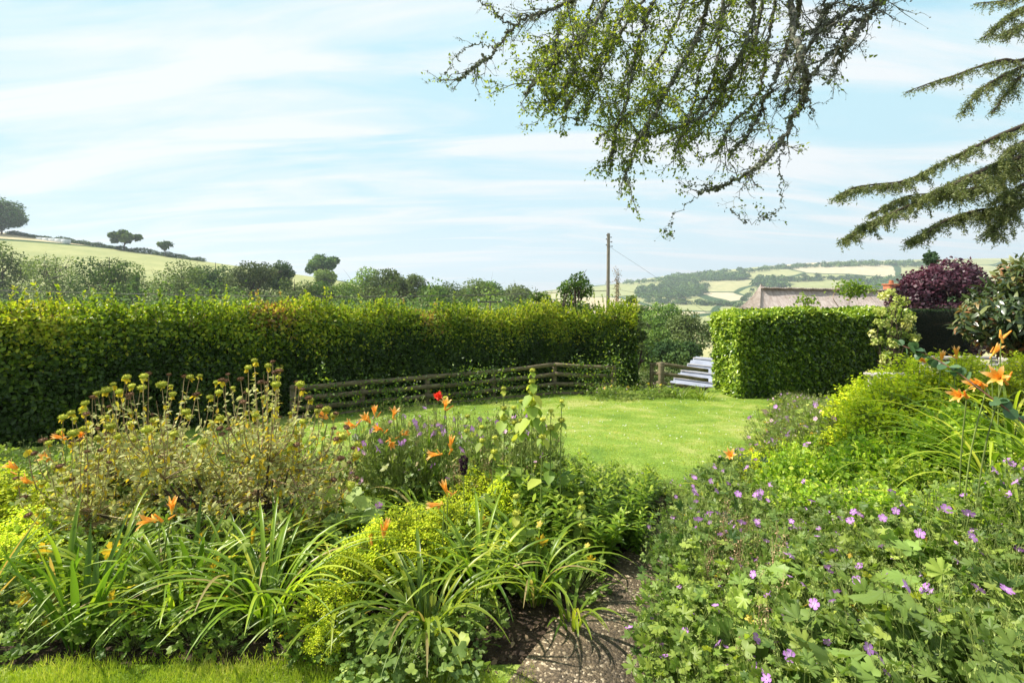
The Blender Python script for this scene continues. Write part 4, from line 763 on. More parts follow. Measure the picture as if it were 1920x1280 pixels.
def rot_to(d, roll=0.0):
    d = Vector([float(q) for q in d]); return (d.to_track_quat('Z', 'Y') @ Vector((0, 0, 1)).rotation_difference(Vector((0, 0, 1)))).to_euler()

def geranium(seed, nl=150, rad=.3, h=.34, ls=.06, nf=5, mat='ger', tmpl=LOB5, nst=34, fl=None, name='cranesbill', flz=.1, bits=6):
    r = np.random.default_rng(seed); root = thing(name, 'x', 'flowering plant'); m = MB(); s_ = MB()
    a = r.uniform(0, 6.283, nl); q = r.random(nl)**.6; z = h*np.sqrt(np.maximum(0, 1-q**2))*r.uniform(.35, 1.0, nl)+.05; p = np.stack([np.cos(a)*q*rad, np.sin(a)*q*rad, z+.03*r.normal(0, 1, nl)], 1)
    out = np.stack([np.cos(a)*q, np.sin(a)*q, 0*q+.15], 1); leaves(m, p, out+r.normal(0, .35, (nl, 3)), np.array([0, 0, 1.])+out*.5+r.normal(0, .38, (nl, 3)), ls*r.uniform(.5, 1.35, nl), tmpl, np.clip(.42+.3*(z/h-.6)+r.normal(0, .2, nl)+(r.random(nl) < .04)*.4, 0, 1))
    b = np.stack([p[:, 0]*.25, p[:, 1]*.25, 0*a], 1); d = p-b; ln = np.linalg.norm(d, axis=1); leaves(s_, b, d, r.normal(0, 1, (nl, 3)), ln, STALK, .4, .0028/ln)
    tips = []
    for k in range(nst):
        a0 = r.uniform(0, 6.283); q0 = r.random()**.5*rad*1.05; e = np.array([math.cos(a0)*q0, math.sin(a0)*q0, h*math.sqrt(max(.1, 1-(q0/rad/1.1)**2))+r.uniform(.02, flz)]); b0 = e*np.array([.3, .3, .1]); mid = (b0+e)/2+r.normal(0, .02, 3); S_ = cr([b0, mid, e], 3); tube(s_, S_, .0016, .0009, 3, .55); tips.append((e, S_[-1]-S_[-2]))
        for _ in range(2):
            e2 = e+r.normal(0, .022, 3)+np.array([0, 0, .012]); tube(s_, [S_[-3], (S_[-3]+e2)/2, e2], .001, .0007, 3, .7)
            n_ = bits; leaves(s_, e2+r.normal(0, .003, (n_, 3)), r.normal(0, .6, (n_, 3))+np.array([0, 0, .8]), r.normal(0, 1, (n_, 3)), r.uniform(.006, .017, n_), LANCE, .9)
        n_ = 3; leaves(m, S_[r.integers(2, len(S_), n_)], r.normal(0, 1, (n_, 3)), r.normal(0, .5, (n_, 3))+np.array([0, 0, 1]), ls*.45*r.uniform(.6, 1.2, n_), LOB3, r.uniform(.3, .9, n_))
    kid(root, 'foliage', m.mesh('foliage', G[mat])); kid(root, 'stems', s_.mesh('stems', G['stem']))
    for k in range(nf):
        e, d = tips[k]; d = np.array([r.normal(0, .5), -.45+r.normal(0, .4), .7]); kid(root, 'flower', (fl or FL)[k % len(fl or FL)], e+np.array([0, 0, .004]), rot_to(d), r.uniform(.75, 1.2))
    return Proto(root)
def lily(seed, nb=46, L=.65, flowers=(), wd=.019, mat='strap', name='daylily', th=(1.45, -.7), spread=.07, lab='x', fs_=1.0):
    """flowers: list of (x,y,z, dir, kind) local"""
    r = np.random.default_rng(seed); root = thing(name, lab, 'plant'); m = MB(); a = r.uniform(0, 6.283, nb); p = np.stack([np.cos(a)*spread*r.random(nb), np.sin(a)*spread*r.random(nb), 0*a], 1)
    t = np.clip(r.normal(.5, .22, nb), 0, .9); t[r.random(nb) < .035] = 1.0
    ribbons(m, p, a+r.normal(0, .3, nb), L*r.uniform(.65, 1.15, nb), th[0]-r.random(nb)*.35, th[1]*r.uniform(.2, 1.5, nb), wd*r.uniform(.7, 1.15, nb), 12, t, pw=1.35); kid(root, 'foliage', m.mesh('foliage', G[mat], False))
    for (x, y, z, d, kd) in flowers:
        s = MB(); e = np.array([x, y, z]); Q = cr([(0.1*x, .1*y, 0), (x*.5, y*.5, z*.6), e-np.array(d)*.02], 6); tube(s, Q, .0045, .003, 5, .5, r=r); kid(root, 'stem', s.mesh('stem', G['stem'], True))
        if kd < 3: kid(root, 'flower', LIL[kd], e, rot_to(d), fs_)
        for _ in range(2 if kd < 3 else 4):
            bd = np.array(d)*.4+r.normal(0, .5, 3)+np.array([0, 0, .5]); kid(root, 'bud', BUD, e+r.normal(0, .012, 3)-np.array(d)*.015, rot_to(bd), r.uniform(.5, 1.0))
    return Proto(root)
def leafy(seed, ns=16, h=.45, rad=.16, ls=.085, mat='lance', tmpl=LANCE, name='leafy_perennial', step=.028, wid=1.3, lean=.35, droop=.1):
    r = np.random.default_rng(seed); root = thing(name, 'x', 'plant'); m = MB(); s_ = MB()
    for k in range(ns):
        a = r.uniform(0, 6.283); q = rad*math.sqrt(r.random()); hh = h*r.uniform(.65, 1.1); b = np.array([math.cos(a)*q, math.sin(a)*q, 0]); e = b+np.array([math.cos(a)*q*lean*3, math.sin(a)*q*lean*3, hh]); S_ = cr([b, (b+e)/2+r.normal(0, .015, 3), e], 8); tube(s_, S_, .0028, .0015, 4, .4)
        n_ = int(hh/step); s = np.linspace(.18, 1, n_); i = (s*(len(S_)-1)).astype(int); pp = np.repeat(S_[i], 2, 0); aa = np.repeat(np.arange(n_)*1.57+a, 2); aa[1::2] += math.pi; aa += r.normal(0, .3, len(aa)); up_ = np.repeat(s, 2)*.9-.1
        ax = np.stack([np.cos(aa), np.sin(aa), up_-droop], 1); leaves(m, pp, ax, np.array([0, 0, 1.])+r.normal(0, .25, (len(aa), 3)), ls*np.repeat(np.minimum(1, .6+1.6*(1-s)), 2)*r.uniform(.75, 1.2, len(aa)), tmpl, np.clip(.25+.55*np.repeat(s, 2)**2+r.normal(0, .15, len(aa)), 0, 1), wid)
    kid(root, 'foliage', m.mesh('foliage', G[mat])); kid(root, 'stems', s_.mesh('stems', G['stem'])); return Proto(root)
def spurge(seed, rad=.24, h=.4, nc=110, name='yellow_spurge', dens=30, fs=.013, leafn=200):
    r = np.random.default_rng(seed); root = thing(name, 'x', 'flowering plant'); m = MB(); s_ = MB(); K = MB()
    for k in range(nc):
        a = r.uniform(0, 6.283); q = rad*math.sqrt(r.random()); e = np.array([math.cos(a)*q, math.sin(a)*q, h*(1-.45*(q/rad)**2)*r.uniform(.78, 1.08)]); b = e*np.array([.25, .25, 0]); S_ = cr([b, (b+e)/2+r.normal(0, .012, 3), e], 4); tube(s_, S_, .0018, .001, 3, .6)
        n_ = dens; pp = e+r.normal(0, 1, (n_, 3))*np.array([.026, .026, .011]); leaves(m, pp, r.normal(0, 1, (n_, 3))*np.array([1, 1, .4]), np.array([0, 0, 1.])+r.normal(0, .35, (n_, 3)), fs*r.uniform(.7, 1.4, n_), ROUND, np.clip(r.normal(.55, .25, n_), 0, 1), 1.1)
        for _ in range(5): e2 = e+r.normal(0, 1, 3)*np.array([.02, .02, .01]); tube(s_, [S_[-3], e2], .0009, .0006, 3, .8)
    n_ = leafn; a = r.uniform(0, 6.283, n_); q = rad*np.sqrt(r.random(n_)); p = np.stack([np.cos(a)*q, np.sin(a)*q, h*r.uniform(.05, .8, n_)*(1-.4*(q/rad)**2)], 1); leaves(K, p, np.stack([np.cos(a), np.sin(a), 0*a+.3], 1)+r.normal(0, .4, (n_, 3)), np.array([0, 0, 1.])+r.normal(0, .3, (n_, 3)), r.uniform(.03, .055, n_), LEAF, r.uniform(.2, .9, n_))
    kid(root, 'flower_sprays', m.mesh('flower_sprays', G['spur'])); kid(root, 'stems', s_.mesh('stems', G['stem'])); kid(root, 'foliage', K.mesh('foliage', G['mint'])); return Proto(root)
def mound(seed, rad=.34, h=.42, nl=1500, ls=.03, mat='mint', tmpl=LEAF, name='lime_mound', shoots=40):
    r = np.random.default_rng(seed); root = thing(name, 'x', 'plant'); m = MB(); s_ = MB()
    d = nrm(r.normal(0, 1, (nl, 3))); d[:, 2] = np.abs(d[:, 2]); p = d*np.array([rad, rad, h])*(r.uniform(.6, 1.03, nl)**.7)[:, None]; p = p*(1+.22*fbm(d*3+seed))[:, None]
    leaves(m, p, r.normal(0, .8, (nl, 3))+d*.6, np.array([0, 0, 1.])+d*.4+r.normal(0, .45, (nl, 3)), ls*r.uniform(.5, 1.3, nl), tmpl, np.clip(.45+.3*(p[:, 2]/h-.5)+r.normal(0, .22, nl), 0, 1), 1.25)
    for k in range(shoots):
        dd = nrm(r.normal(0, 1, (1, 3)))[0]; dd[2] = abs(dd[2])+.3; b = dd*np.array([rad, rad, h])*.5; e = nrm(dd[None])[0]*np.array([rad, rad, h])*1.08+np.array([0, 0, r.uniform(.02, .08)]); tube(s_, [b, (b+e)/2, e], .0016, .001, 3, .6)
        n_ = 12; s = r.uniform(.5, 1.0, n_); leaves(m, b+(e-b)*s[:, None], r.normal(0, 1, (n_, 3)), r.normal(0, .5, (n_, 3))+np.array([0, 0, 1]), ls*.8*r.uniform(.5, 1.1, n_), tmpl, r.uniform(.6, 1, n_), 1.2)
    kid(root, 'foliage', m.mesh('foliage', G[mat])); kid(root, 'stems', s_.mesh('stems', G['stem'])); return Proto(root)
# ---- seed heads
def head(seed, mat, flat=.6, rad=.019):
    r = np.random.default_rng(seed); m = MB(); nu, nv = 10, 6; V = []
    for j in range(nv+1):
        ph = math.pi*j/nv
        for i in range(nu): a = 2*math.pi*i/nu; q = rad*(1+r.uniform(-.08, .12)); V.append((math.cos(a)*math.sin(ph)*q, math.sin(a)*math.sin(ph)*q, math.cos(ph)*q*flat))
    m.add(V, [(j*nu+i, (j+1)*nu+i, (j+1)*nu+(i+1) % nu, j*nu+(i+1) % nu) for j in range(nv) for i in range(nu)], r.uniform(.2, .8, len(V)))
    n_ = 120; d = nrm(r.normal(0, 1, (n_, 3))); d[:, 2] = d[:, 2]*.9; leaves(m, d*rad*np.array([.9, .9, flat*.9]), d+np.array([0, 0, .5]), r.normal(0, 1, (n_, 3)), rad*r.uniform(.3, .55, n_), LEAF, r.random(n_), .9); return m.mesh('seed_head', G[mat])
HG = [head(i, 'greenhead', .62, .021) for i in range(3)]; HBn = [head(10+i, 'brownhead', .55, .018) for i in range(3)]
def phlomis():
    r = np.random.default_rng(77); b0 = np.array([-1.86, 3.45]); z0 = Hs(*b0); root = thing('seeding_shrub', 'large grey leaved shrub covered in round green and brown seed heads at left', 'shrub', (b0[0], b0[1], z0)); o = np.array([b0[0], b0[1], z0]); B = MB(); S = MB(); K = MB(); Br = MB()
    topx = [10, 60, 160, 270, 350, 430, 490, 540, 590, 640, 680]; topy = [880, 830, 745, 690, 705, 700, 668, 690, 755, 770, 850]
    nodes = []
    for k in range(26):
        px = r.uniform(120, 600); Y = r.uniform(3.0, 4.0); py = np.interp(px, topx, topy)+r.uniform(150, 260); n = W(px, py, Y); n[2] = max(n[2], z0+.22); nodes.append(n)
    for n in nodes:
        f = .45+r.uniform(-.1, .1); mid = o+(n-o)*f; mid[2] = z0+.08+(n[2]-z0)*.3+r.normal(0, .03); m2 = o+(n-o)*.75; m2[2] = z0+(n[2]-z0)*.62; Q = cr([o+np.array([r.normal(0, .05), r.normal(0, .05), -.05]), mid, m2, n], 7); tube(B, Q, .017*r.uniform(.7, 1.2), .005, 6, jit=.15, r=r)
    nodes = np.array(nodes); heads = []
    for k in range(640):
        px = r.uniform(15, 672); Y = r.uniform(2.85, 4.15); tp = np.interp(px, topx, topy); dpt = abs(r.normal(0, 1)); lower = k > 210
        py = tp+25+(r.uniform(0, 190)+ (60 if lower else 0)) if lower else tp+r.uniform(0, 1)**1.3*150; e = W(px, py, Y); e[2] = max(e[2], z0+.1)
        i = np.argsort(((nodes-e)**2*np.array([1, 1, .4])).sum(1)+ (nodes[:, 2] > e[2]-.05)*.6)[0 if r.random() < .6 else 1]; n = nodes[i]; mid = (n+e)/2+np.array([(e[0]-n[0])*.25, (e[1]-n[1])*.25, -.06])+r.normal(0, .015, 3); Q = cr([n, mid, e], 6)
        tube(S, Q, .0038, .0018, 4, .5 if r.random() < .6 else .9, r=r)
        hl = not lower; s0, s1 = (.15, .86) if hl else (.2, 1.0); n_ = 18 if hl else 32; s = r.uniform(s0, s1, n_)*(len(Q)-1.01); pp = Q[s.astype(int)]+(Q[s.astype(int)+1]-Q[s.astype(int)])*(s % 1)[:, None]
        t = np.clip(r.normal(.5, .17, n_), 0, .8); yl = r.random(n_) < .16; t[yl] = r.uniform(.86, 1, yl.sum()); ax = r.normal(0, .8, (n_, 3))+np.array([0, 0, .45]); ax[yl, 2] -= 1.2
        leaves(K, pp, ax, r.normal(0, .5, (n_, 3))+np.array([0, 0, .8]), r.uniform(.024, .05, n_), LANCE, t, 1.9)
        if not lower: heads.append((Q, k))
    r.shuffle(heads) if False else None
    ng = nb = 0
    for Q, k in heads[:200]:
        e = Q[-1]; g = r.random() < .58; d = Q[-1]-Q[-2]+np.array([0, 0, .03])
        if g and ng < 98: kid(root, 'green_seed_head', HG[k % 3], e-o, rot_to(d), r.uniform(.75, 1.3)); ng += 1
        elif nb < 90: kid(root, 'brown_seed_head', HBn[k % 3], e-o, rot_to(d), r.uniform(.7, 1.15)); nb += 1
        if g:  # withered yellow bracts under the head
            n_ = 5; leaves(K, e+r.normal(0, .004, (n_, 3))-np.array([0, 0, .008]), r.normal(0, .6, (n_, 3))+np.array([0, 0, -1.0]), r.normal(0, 1, (n_, 3)), r.uniform(.02, .042, n_), LEAF, r.uniform(.85, 1, n_), 1.1)
    for MBx in (B, S, K, Br): MBx.v = [v-o for v in MBx.v]
    kid(root, 'woody_branches', B.mesh('woody_branches', G['barkd'], True)); kid(root, 'stems', S.mesh('stems', G['twig'])); kid(root, 'foliage', K.mesh('foliage', G['grey']))
phlomis()
# whorled sage (tall stems with tiers of round heads)
def whorled(seed, x, y, ztop, label, px_=0, heads_=3, big=True, lean=(0, 0)):
    r = np.random.default_rng(seed); g = Hs(x, y); root = thing('whorled_sage', label, 'flowering plant', (x, y, g)); h = ztop-g; e = np.array([lean[0], lean[1], h]); Q = cr([(0, 0, 0), e*.5+r.normal(0, .012, 3), e], 8); s = MB(); tube(s, Q, .005, .0028, 5, .4, r=r); kid(root, 'stem', s.mesh('stem', G['stem'], True)); K = MB()
    for k in range(heads_):
        u = 1-k*.095/h*(1+.1*r.normal()); i = min(len(Q)-1, int(u*(len(Q)-1)+.5)); p = Q[i] if k else Q[-1]; kid(root, 'seed_head', HG[k % 3], p, (0, 0, r.uniform(0, 3)), (.8+.28*k*.7)*r.uniform(.9, 1.1))
        n_ = 3; a = r.uniform(0, 6.28)+np.arange(n_)*2.1; leaves(K, np.repeat(p[None], n_, 0)-np.array([0, 0, .012]), np.stack([np.cos(a), np.sin(a), 0*a-1.1], 1), np.stack([np.cos(a), np.sin(a), 0*a+1], 1), (.045+.025*k)*r.uniform(.8, 1.3, n_), LEAF, r.uniform(.4, .9, n_), 1.3)
    n_ = 14; s_ = r.uniform(.05, .6, n_)*(len(Q)-1); a = r.uniform(0, 6.28, n_); leaves(K, Q[s_.astype(int)], np.stack([np.cos(a), np.sin(a), r.uniform(-.6, .6, n_)], 1), np.stack([np.cos(a)*.4, np.sin(a)*.4, 0*a+1], 1), r.uniform(.08, .15, n_), LEAF, r.uniform(0, .8, n_), 1.2)
    kid(root, 'foliage', K.mesh('foliage', G['sage'])); return root
ws = [(998, 694, 3.35, 5, 'tallest whorled sage spike in the middle of the bed against the rail fence'), (944, 728, 3.5, 3, 'whorled sage spike left of the tallest one'), (978, 752, 3.4, 3, 'short whorled sage spike close to the left foot of the tallest one'), (1053, 752, 3.3, 2, 'slim whorled sage spike right of the tallest one over the lawn'), (1018, 786, 3.2, 2, 'whorled sage head just right below the tallest spike'), (963, 764, 3.6, 2, 'whorled sage spike with drooping leaves over the lawn edge'),
      (876, 780, 3.6, 2, 'whorled sage spike right of the red flower'), (1033, 770, 3.3, 2, 'whorled sage spike between the tallest and the slim one'), (835, 745, 3.9, 1, 'whorled sage head touching the red flower'), (928, 820, 3.3, 2, 'low whorled sage spike with yellowing petals'), (1090, 925, 3.0, 3, 'low whorled sage heads among the lance leaves near the path'), (968, 930, 2.8, 3, 'low whorled sage heads above the arching daylily leaves'), (903, 800, 3.5, 2, 'whorled sage spike between the red flower and the tallest spike')]
for i, (px, py, Y, n, lb_) in enumerate(ws):
    p = W(px, py, Y); whorled(300+i, p[0], Y, p[2], lb_, 0, n, True, (0, 0))

# ---- prototypes of bed plants
LB = dict(g1='sprawling cranesbill with lilac flowers and lobed leaves in the bed right of the paved path', g2='cranesbill with small lilac flowers in the middle of the bed by the lawn', g3='low lobed green foliage without flowers under the taller plants of the left bed', g4='pale lilac cranesbill on the far bank beside the end of the lawn')
GR = dict(g1='lilac cranesbills filling the bed right of the path', g2='lilac cranesbills along the lawn edge of the middle bed', g3='low lobed foliage plants under the left bed', g4='pale lilac cranesbills on the far bank')
r = np.random.default_rng(21)
gA = [geranium(400+i, 190, .30, .36, .056, 6, 'ger' if i % 2 else 'gerg', LOB5 if i != 2 else LOB7, 40) for i in range(5)]
gBig = geranium(410, 60, .26, .33, .125, 3, 'aqui', LOB7, 26, bits=5); gPale = geranium(411, 90, .24, .34, .07, 2, 'ger', LOB5, 26)
for p_ in (gBig, gPale): p_.root['category'] = 'flowering plant'
G['gerl'] = leafmat('cranesbill_leaf_pale', [(0, (.08, .15, .03)), (.5, (.22, .32, .06)), (.85, (.36, .44, .1)), (1, (.5, .42, .2))], .45, .4)
gM = [geranium(420+i, 150, .26, .34, .042, 7, 'gerl', LOB5, 50, fl=[FL[0], FL[1], FLP]) for i in range(3)]
gL = [geranium(430+i, 90, .22, .22, .065, 0, 'ger', LOB5, 4) for i in range(2)]
# right bed
def pd(x, y): return x-pathx(y)
pts = []; tries = 0
while len(pts) < 84 and tries < 20000:
    tries += 1; y = r.uniform(1.25, 5.2); x = r.uniform(-.1, 3.6)
    if pd(x, y) < np.interp(y, [1.3, 2.0, 2.7, 3.3, 4.3], [.84, .76, .64, .42, .28]) or abs(x) > 1.14*y+.35: continue
    if y > 3.4 and pd(x, y) > .62: continue
    if x > 2.1 and y > 2.5: continue
    if any((x-a)**2+(y-b)**2 < .2**2 for a, b in pts): continue
    pts.append((x, y))
for i, (x, y) in enumerate(pts): gA[i % 5].put(x, y, r.uniform(0, 6.28), r.uniform(.8, 1.08), LB['g1'], GR['g1'], -.02)
for i, (x, y, s) in enumerate([(1.05, 1.75, 1.1), (.98, 2.15, 1), (1.5, 1.6, 1.15), (1.72, 1.95, 1.1), (1.42, 2.35, 1), (1.2, 1.42, 1), (1.35, 1.95, .95), (1.9, 2.3, 1), (.85, 1.6, .8)]): gBig.put(x, y, r.uniform(0, 6), s, 'cranesbill with large broad blue green lobed leaves in the bottom right foreground', 'large leaved cranesbills in the right foreground')
for i, (x, y, s) in enumerate([(.72, 2.05, .95), (.8, 2.3, .9), (.98, 2.55, .9), (.52, 1.72, .6), (.66, 1.82, .8)]): gPale.put(x, y, r.uniform(0, 6), s, 'pale yellowing cranesbill with bare stems spilling over the edge of the paved path', 'pale cranesbills along the path edge')
mt = [mound(500+i, .34, .4, 2300, .034) for i in range(3)]
for i, (x, y, s) in enumerate([(2.15, 2.75, .95), (2.5, 3.0, 1.0), (2.0, 3.2, 1.0), (2.6, 3.5, 1.05), (2.2, 3.7, 1), (3.0, 3.3, 1.05), (2.9, 3.9, 1), (2.45, 4.2, .9), (3.3, 3.8, 1.05), (3.3, 4.3, .95), (2.8, 4.5, .9), (3.6, 4.7, .9), (2.45, 2.45, .9), (3.3, 5.0, .85), (3.7, 5.4, .9)]): mt[i % 3].put(x, y, r.uniform(0, 6), (s, s, s*(1.25 if y > 3.2 else 1)), 'mound of small lime green leaves on the right bank', 'lime green leafy mounds on the right bank')
sp = [spurge(510+i) for i in range(3)]
for i, (x, y, s) in enumerate([(2.3, 4.55, .8), (2.6, 4.95, .8), (2.15, 4.2, .75), (2.95, 5.15, .8), (1.95, 4.05, .6), (2.75, 4.75, .85), (2.4, 4.85, .65)]): sp[i % 3].put(x, y, r.uniform(0, 6), s, 'yellow green frothy spurge low on the right bank next to the lawn', 'yellow spurges low on the right bank')
for i, (x, y, s) in enumerate([(3.75, 5.3, 1.6), (4.1, 4.35, 1.5), (3.6, 4.25, 1.3), (4.5, 5.9, 1.8), (3.3, 4.5, 1.35), (3.75, 4.0, 1.35), (4.15, 3.95, 1.3), (3.95, 5.0, 1.7), (3.45, 4.15, 1.55), (3.95, 4.2, 1.6), (4.4, 4.2, 1.35), (3.15, 4.35, 1.6), (3.1, 3.9, 2.1), (3.35, 4.1, 2.2), (3.6, 3.95, 1.9), (3.3, 4.45, 2.1)]): sp[i % 3].put(x, y, r.uniform(0, 6), (s*.75, s*.75, s), 'tall bright yellow spurge behind the orange lilies by the bench', 'tall yellow spurges by the bench')
gF = geranium(440, 120, .3, .38, .05, 9, 'ger', LOB5, 60, fl=[FLP, FL[0]])
for i in range(22):
    u = i/21; y = 5.2+u*3.6+r.normal(0, .15); x = pathx(y)+.3+r.random()*.75; gF.put(x, y, r.uniform(0, 6), r.uniform(.9, 1.15)*(1-.15*u), LB['g4'], GR['g4'])
for x, y, sc_ in [(3.0, 4.6, 1.45), (3.2, 4.9, 1.5), (3.4, 5.3, 1.5), (2.75, 4.9, 1.25), (3.2, 5.7, 1.4), (2.6, 4.6, 1.1), (3.7, 5.8, 1.5), (2.95, 5.3, 1.25)]: gF.put(x, y, r.uniform(0, 6), sc_, LB['g4'], GR['g4'])
for i in range(10): x = 3.8+r.random()*1.6; y = 5.4+r.random()*1.2; mt[i % 3].put(x, y, r.uniform(0, 6), .85, 'lime green leafy mound far up the bank behind the lilac flowers', 'leafy mounds far up the bank')
# right daylilies
for i, (x, y, s) in enumerate([(2.75, 2.75, 1), (2.95, 3.0, 1.1), (3.15, 2.8, 1.1), (3.35, 3.3, 1.05), (2.6, 3.1, .8)]): pass
dl = lily(520, 46, .8, (), .02)
for i, (x, y, s) in enumerate([(2.78, 2.72, .95), (3.0, 3.05, 1.05), (3.15, 2.75, 1.05), (3.4, 3.3, 1.05), (2.75, 3.3, .85), (3.55, 3.7, .9)]): dl.put(x, y, r.uniform(0, 6), s, 'clump of arching green daylily leaves on the bank at the right edge', 'daylily leaf clumps on the right bank')
def single_lily(px, py, Y, d, kd, lab, base=None, seed=0, nb=24, L=.52, fs_=1.0):
    p = W(px, py, Y); bx, by = base or (p[0]+rng.normal(0, .06), Y+.06); g = Hs(bx, by); q = lily(seed, nb, L, [(p[0]-bx, p[1]-by, p[2]-g, d, kd)], .017, lab=lab, fs_=fs_); q.put(bx, by, 0, 1, lab); q.root['category'] = 'flower'
sl = [(1878, 712, 2.35, (-.75, -.4, .35), 0, 'largest orange lily bloom at the right edge, in front of the bench'), (1845, 722, 2.4, (-.9, -.1, .1), 1, 'orange lily trumpet facing left just below the largest bloom'), (1808, 742, 2.5, (-.9, -.3, .15), 1, 'orange lily trumpet lower left of the largest bloom, over the bank'), (1793, 668, 3.7, (-.2, -.2, 1), 2, 'orange lily bud standing upright left of the bench arm'), (1735, 678, 3.9, (-.7, -.3, .3), 2, 'small orange lily above the lime spurge left of the bench'), (1765, 676, 3.8, (0, -.2, 1), 2, 'half open orange lily between the bench arm and the low table'), (1862, 664, 3.2, (.3, -.3, .8), 2, 'yellow orange lily above the bench arm'), (1880, 632, 3.0, (.3, -.2, .9), 3, 'topmost lily bud stem at the right edge'),
      (1372, 858, 3.6, (-.4, -.5, .6), 0, 'lone orange lily at the lawn edge among lilac flowers right of the lawn'),
      (292, 975, 2.5, (-.85, -.35, .15), 0, 'orange lily trumpet facing left in front of the seeding shrub'), (322, 958, 2.52, (.2, -.2, 1), 2, 'closed upright lily bloom beside the trumpet below the seeding shrub'),
      (120, 822, 3.6, (-.9, -.2, .35), 2, 'pale orange lily sticking out left of the seeding shrub'), (30, 880, 3.4, (-.6, -.3, .7), 1, 'washed out pale orange lily near the left photo edge'), (95, 862, 3.5, (-.2, -.5, .5), 0, 'bright orange lily under the left seed heads'), (60, 905, 3.3, (-.5, -.5, .5), 0, 'sunlit lily low at the left photo edge'), (150, 815, 3.8, (.5, -.5, .2), 1, 'deep orange lily behind the left seed heads'),
      (612, 782, 3.9, (-.6, -.2, .6), 2, 'pale lily spidery bloom left of the lily cluster'), (665, 798, 3.8, (-.5, -.5, .3), 0, 'orange lily at the left of the cluster in front of the lawn'), (690, 790, 3.85, (-.3, -.5, .7), 0, 'orange lily second from the left in the cluster'), (703, 778, 3.9, (0, 0, 1), 2, 'closed lily standing up in the middle of the cluster'), (738, 782, 3.8, (.2, -.2, 1), 0, 'tall star shaped orange lily at the right of the cluster'), (715, 805, 3.7, (-.3, -.6, .3), 1, 'orange lily in the centre front of the cluster'), (730, 828, 3.6, (.4, -.6, -.1), 1, 'lowest deep orange lily of the cluster'), (752, 815, 3.7, (.6, -.4, .3), 2, 'dark orange withered lily right of the cluster'), (650, 812, 3.7, (-.6, -.6, .1), 2, 'reddish orange withered lily at the lower left of the cluster'),
      (835, 765, 3.75, (.1, -.3, .9), 0, 'yellow orange lily right below the red flower'), (822, 852, 3.2, (-.9, -.3, .1), 1, 'orange lily trumpet facing left in the middle of the bed'), (845, 838, 3.25, (.1, 0, 1), 2, 'closed lily just right of the middle bed trumpet'), (838, 925, 2.75, (-.3, -.1, .95), 2, 'closed peach lily above the arching daylily leaves'), (826, 945, 2.7, (-1, -.2, .0), 2, 'withered peach lily bent left above the arching leaves'), (722, 1000, 2.6, (.15, -.1, 1), 2, 'pale closed lily rising from the yellow spurge'), (690, 1018, 2.6, (-.6, -.2, .6), 3, 'spent lily bud low in the yellow spurge')]
for i, (px, py, Y, d, kd, lb_) in enumerate(sl): single_lily(px, py, Y, d, kd, lb_, seed=600+i, fs_=(1.0 if px > 1700 and Y < 3 else .9 if Y < 3 else .9))
# left / middle bed
for i, (x, y, nb, L, s, lb_) in enumerate([(-1.22, 2.42, 60, .72, 1, 'big dark daylily clump with long arching leaves at the front of the left bed'), (-.4, 2.3, 52, .62, 1, 'bright arching daylily clump in the bottom centre, right of the yellow spurge'), (-.18, 2.62, 44, .66, 1, 'tall daylily clump behind the bright bottom centre one'), (.12, 2.62, 30, .58, 1, 'daylily clump with folded drooping leaves beside the path'), (.3, 2.42, 16, .32, 1, 'small grassy tuft at the path edge'), (-1.4, 2.85, 40, .6, 1, 'shaded daylily clump behind the front left one'), (-1.7, 2.45, 34, .6, 1, 'daylily clump left of the big dark one'), (-2.15, 2.6, 40, .65, 1, 'daylily clump behind the browning sword leaves at left'), (-1.45, 2.55, 36, .62, 1, 'narrow arching daylily clump just left of the big dark one'), (-.85, 2.35, 26, .5, 1, 'thin daylily clump between the big dark one and the yellow spurge'), (.05, 2.95, 36, .6, 1, 'light daylily clump among the peach lilies in the middle of the bed'), (-.55, 3.3, 40, .6, 1, 'light daylily clump behind the yellow spurge'), (.55, 3.05, 20, .42, 1, 'narrow leaved tuft among the lance leaves by the path')]):
    lily(540+i, nb, L, (), .0185, 'strap', lab=lb_).put(x, y, 0, s, lb_)
for i, (x, y, lb_) in enumerate([(-2.05, 2.3, 'sword leaved iris fan with browning tips at the bottom left corner'), (-2.35, 2.55, 'dark upright sword leaves behind the browning fan at the left edge'), (-1.72, 2.6, 'upright iris fan between the two dark daylily clumps'), (-2.7, 2.4, 'sword leaved fan cut by the left photo edge')]):
    lily(560+i, 18, .52, (), .03, 'iris', 'iris', (1.5, .9), .09, lb_).put(x, y, 0, 1, lb_)
for i, (x, y, s) in enumerate([(-1.9, 2.42, 1), (-1.55, 2.35, .9), (-1.5, 2.65, 1.2), (-1.1, 2.95, 1.3), (-2.1, 2.75, 1.3), (-.9, 2.3, .8), (.05, 2.85, 1.2), (-.3, 2.95, 1.3), (-2.5, 2.75, 1.2), (-2.8, 2.9, 1.3), (-1.75, 2.9, 1.3), (-2.2, 3.05, 1.4), (-1.3, 3.2, 1.5), (-2.6, 3.2, 1.4), (.35, 2.75, .9), (-1.35, 2.28, .6), (-2.3, 2.35, .8), (-3.0, 3.2, 1.4), (-1.5, 3.0, 1.3), (-1.0, 2.27, .6), (-1.8, 2.3, .6), (-2.05, 2.42, .8), (-2.5, 2.4, .8), (-2.8, 2.6, 1), (-2.25, 2.3, .55), (-1.35, 2.5, .8), (-1.65, 2.5, .9), (-.95, 2.5, .7), (-.6, 2.25, .6), (-.2, 2.35, .8)]): gL[i % 2].put(x, y, r.uniform(0, 6), s, LB['g3'], GR['g3'])
aq = geranium(450, 80, .17, .17, .055, 0, 'aqui', LOB3, 3, name='columbine'); 
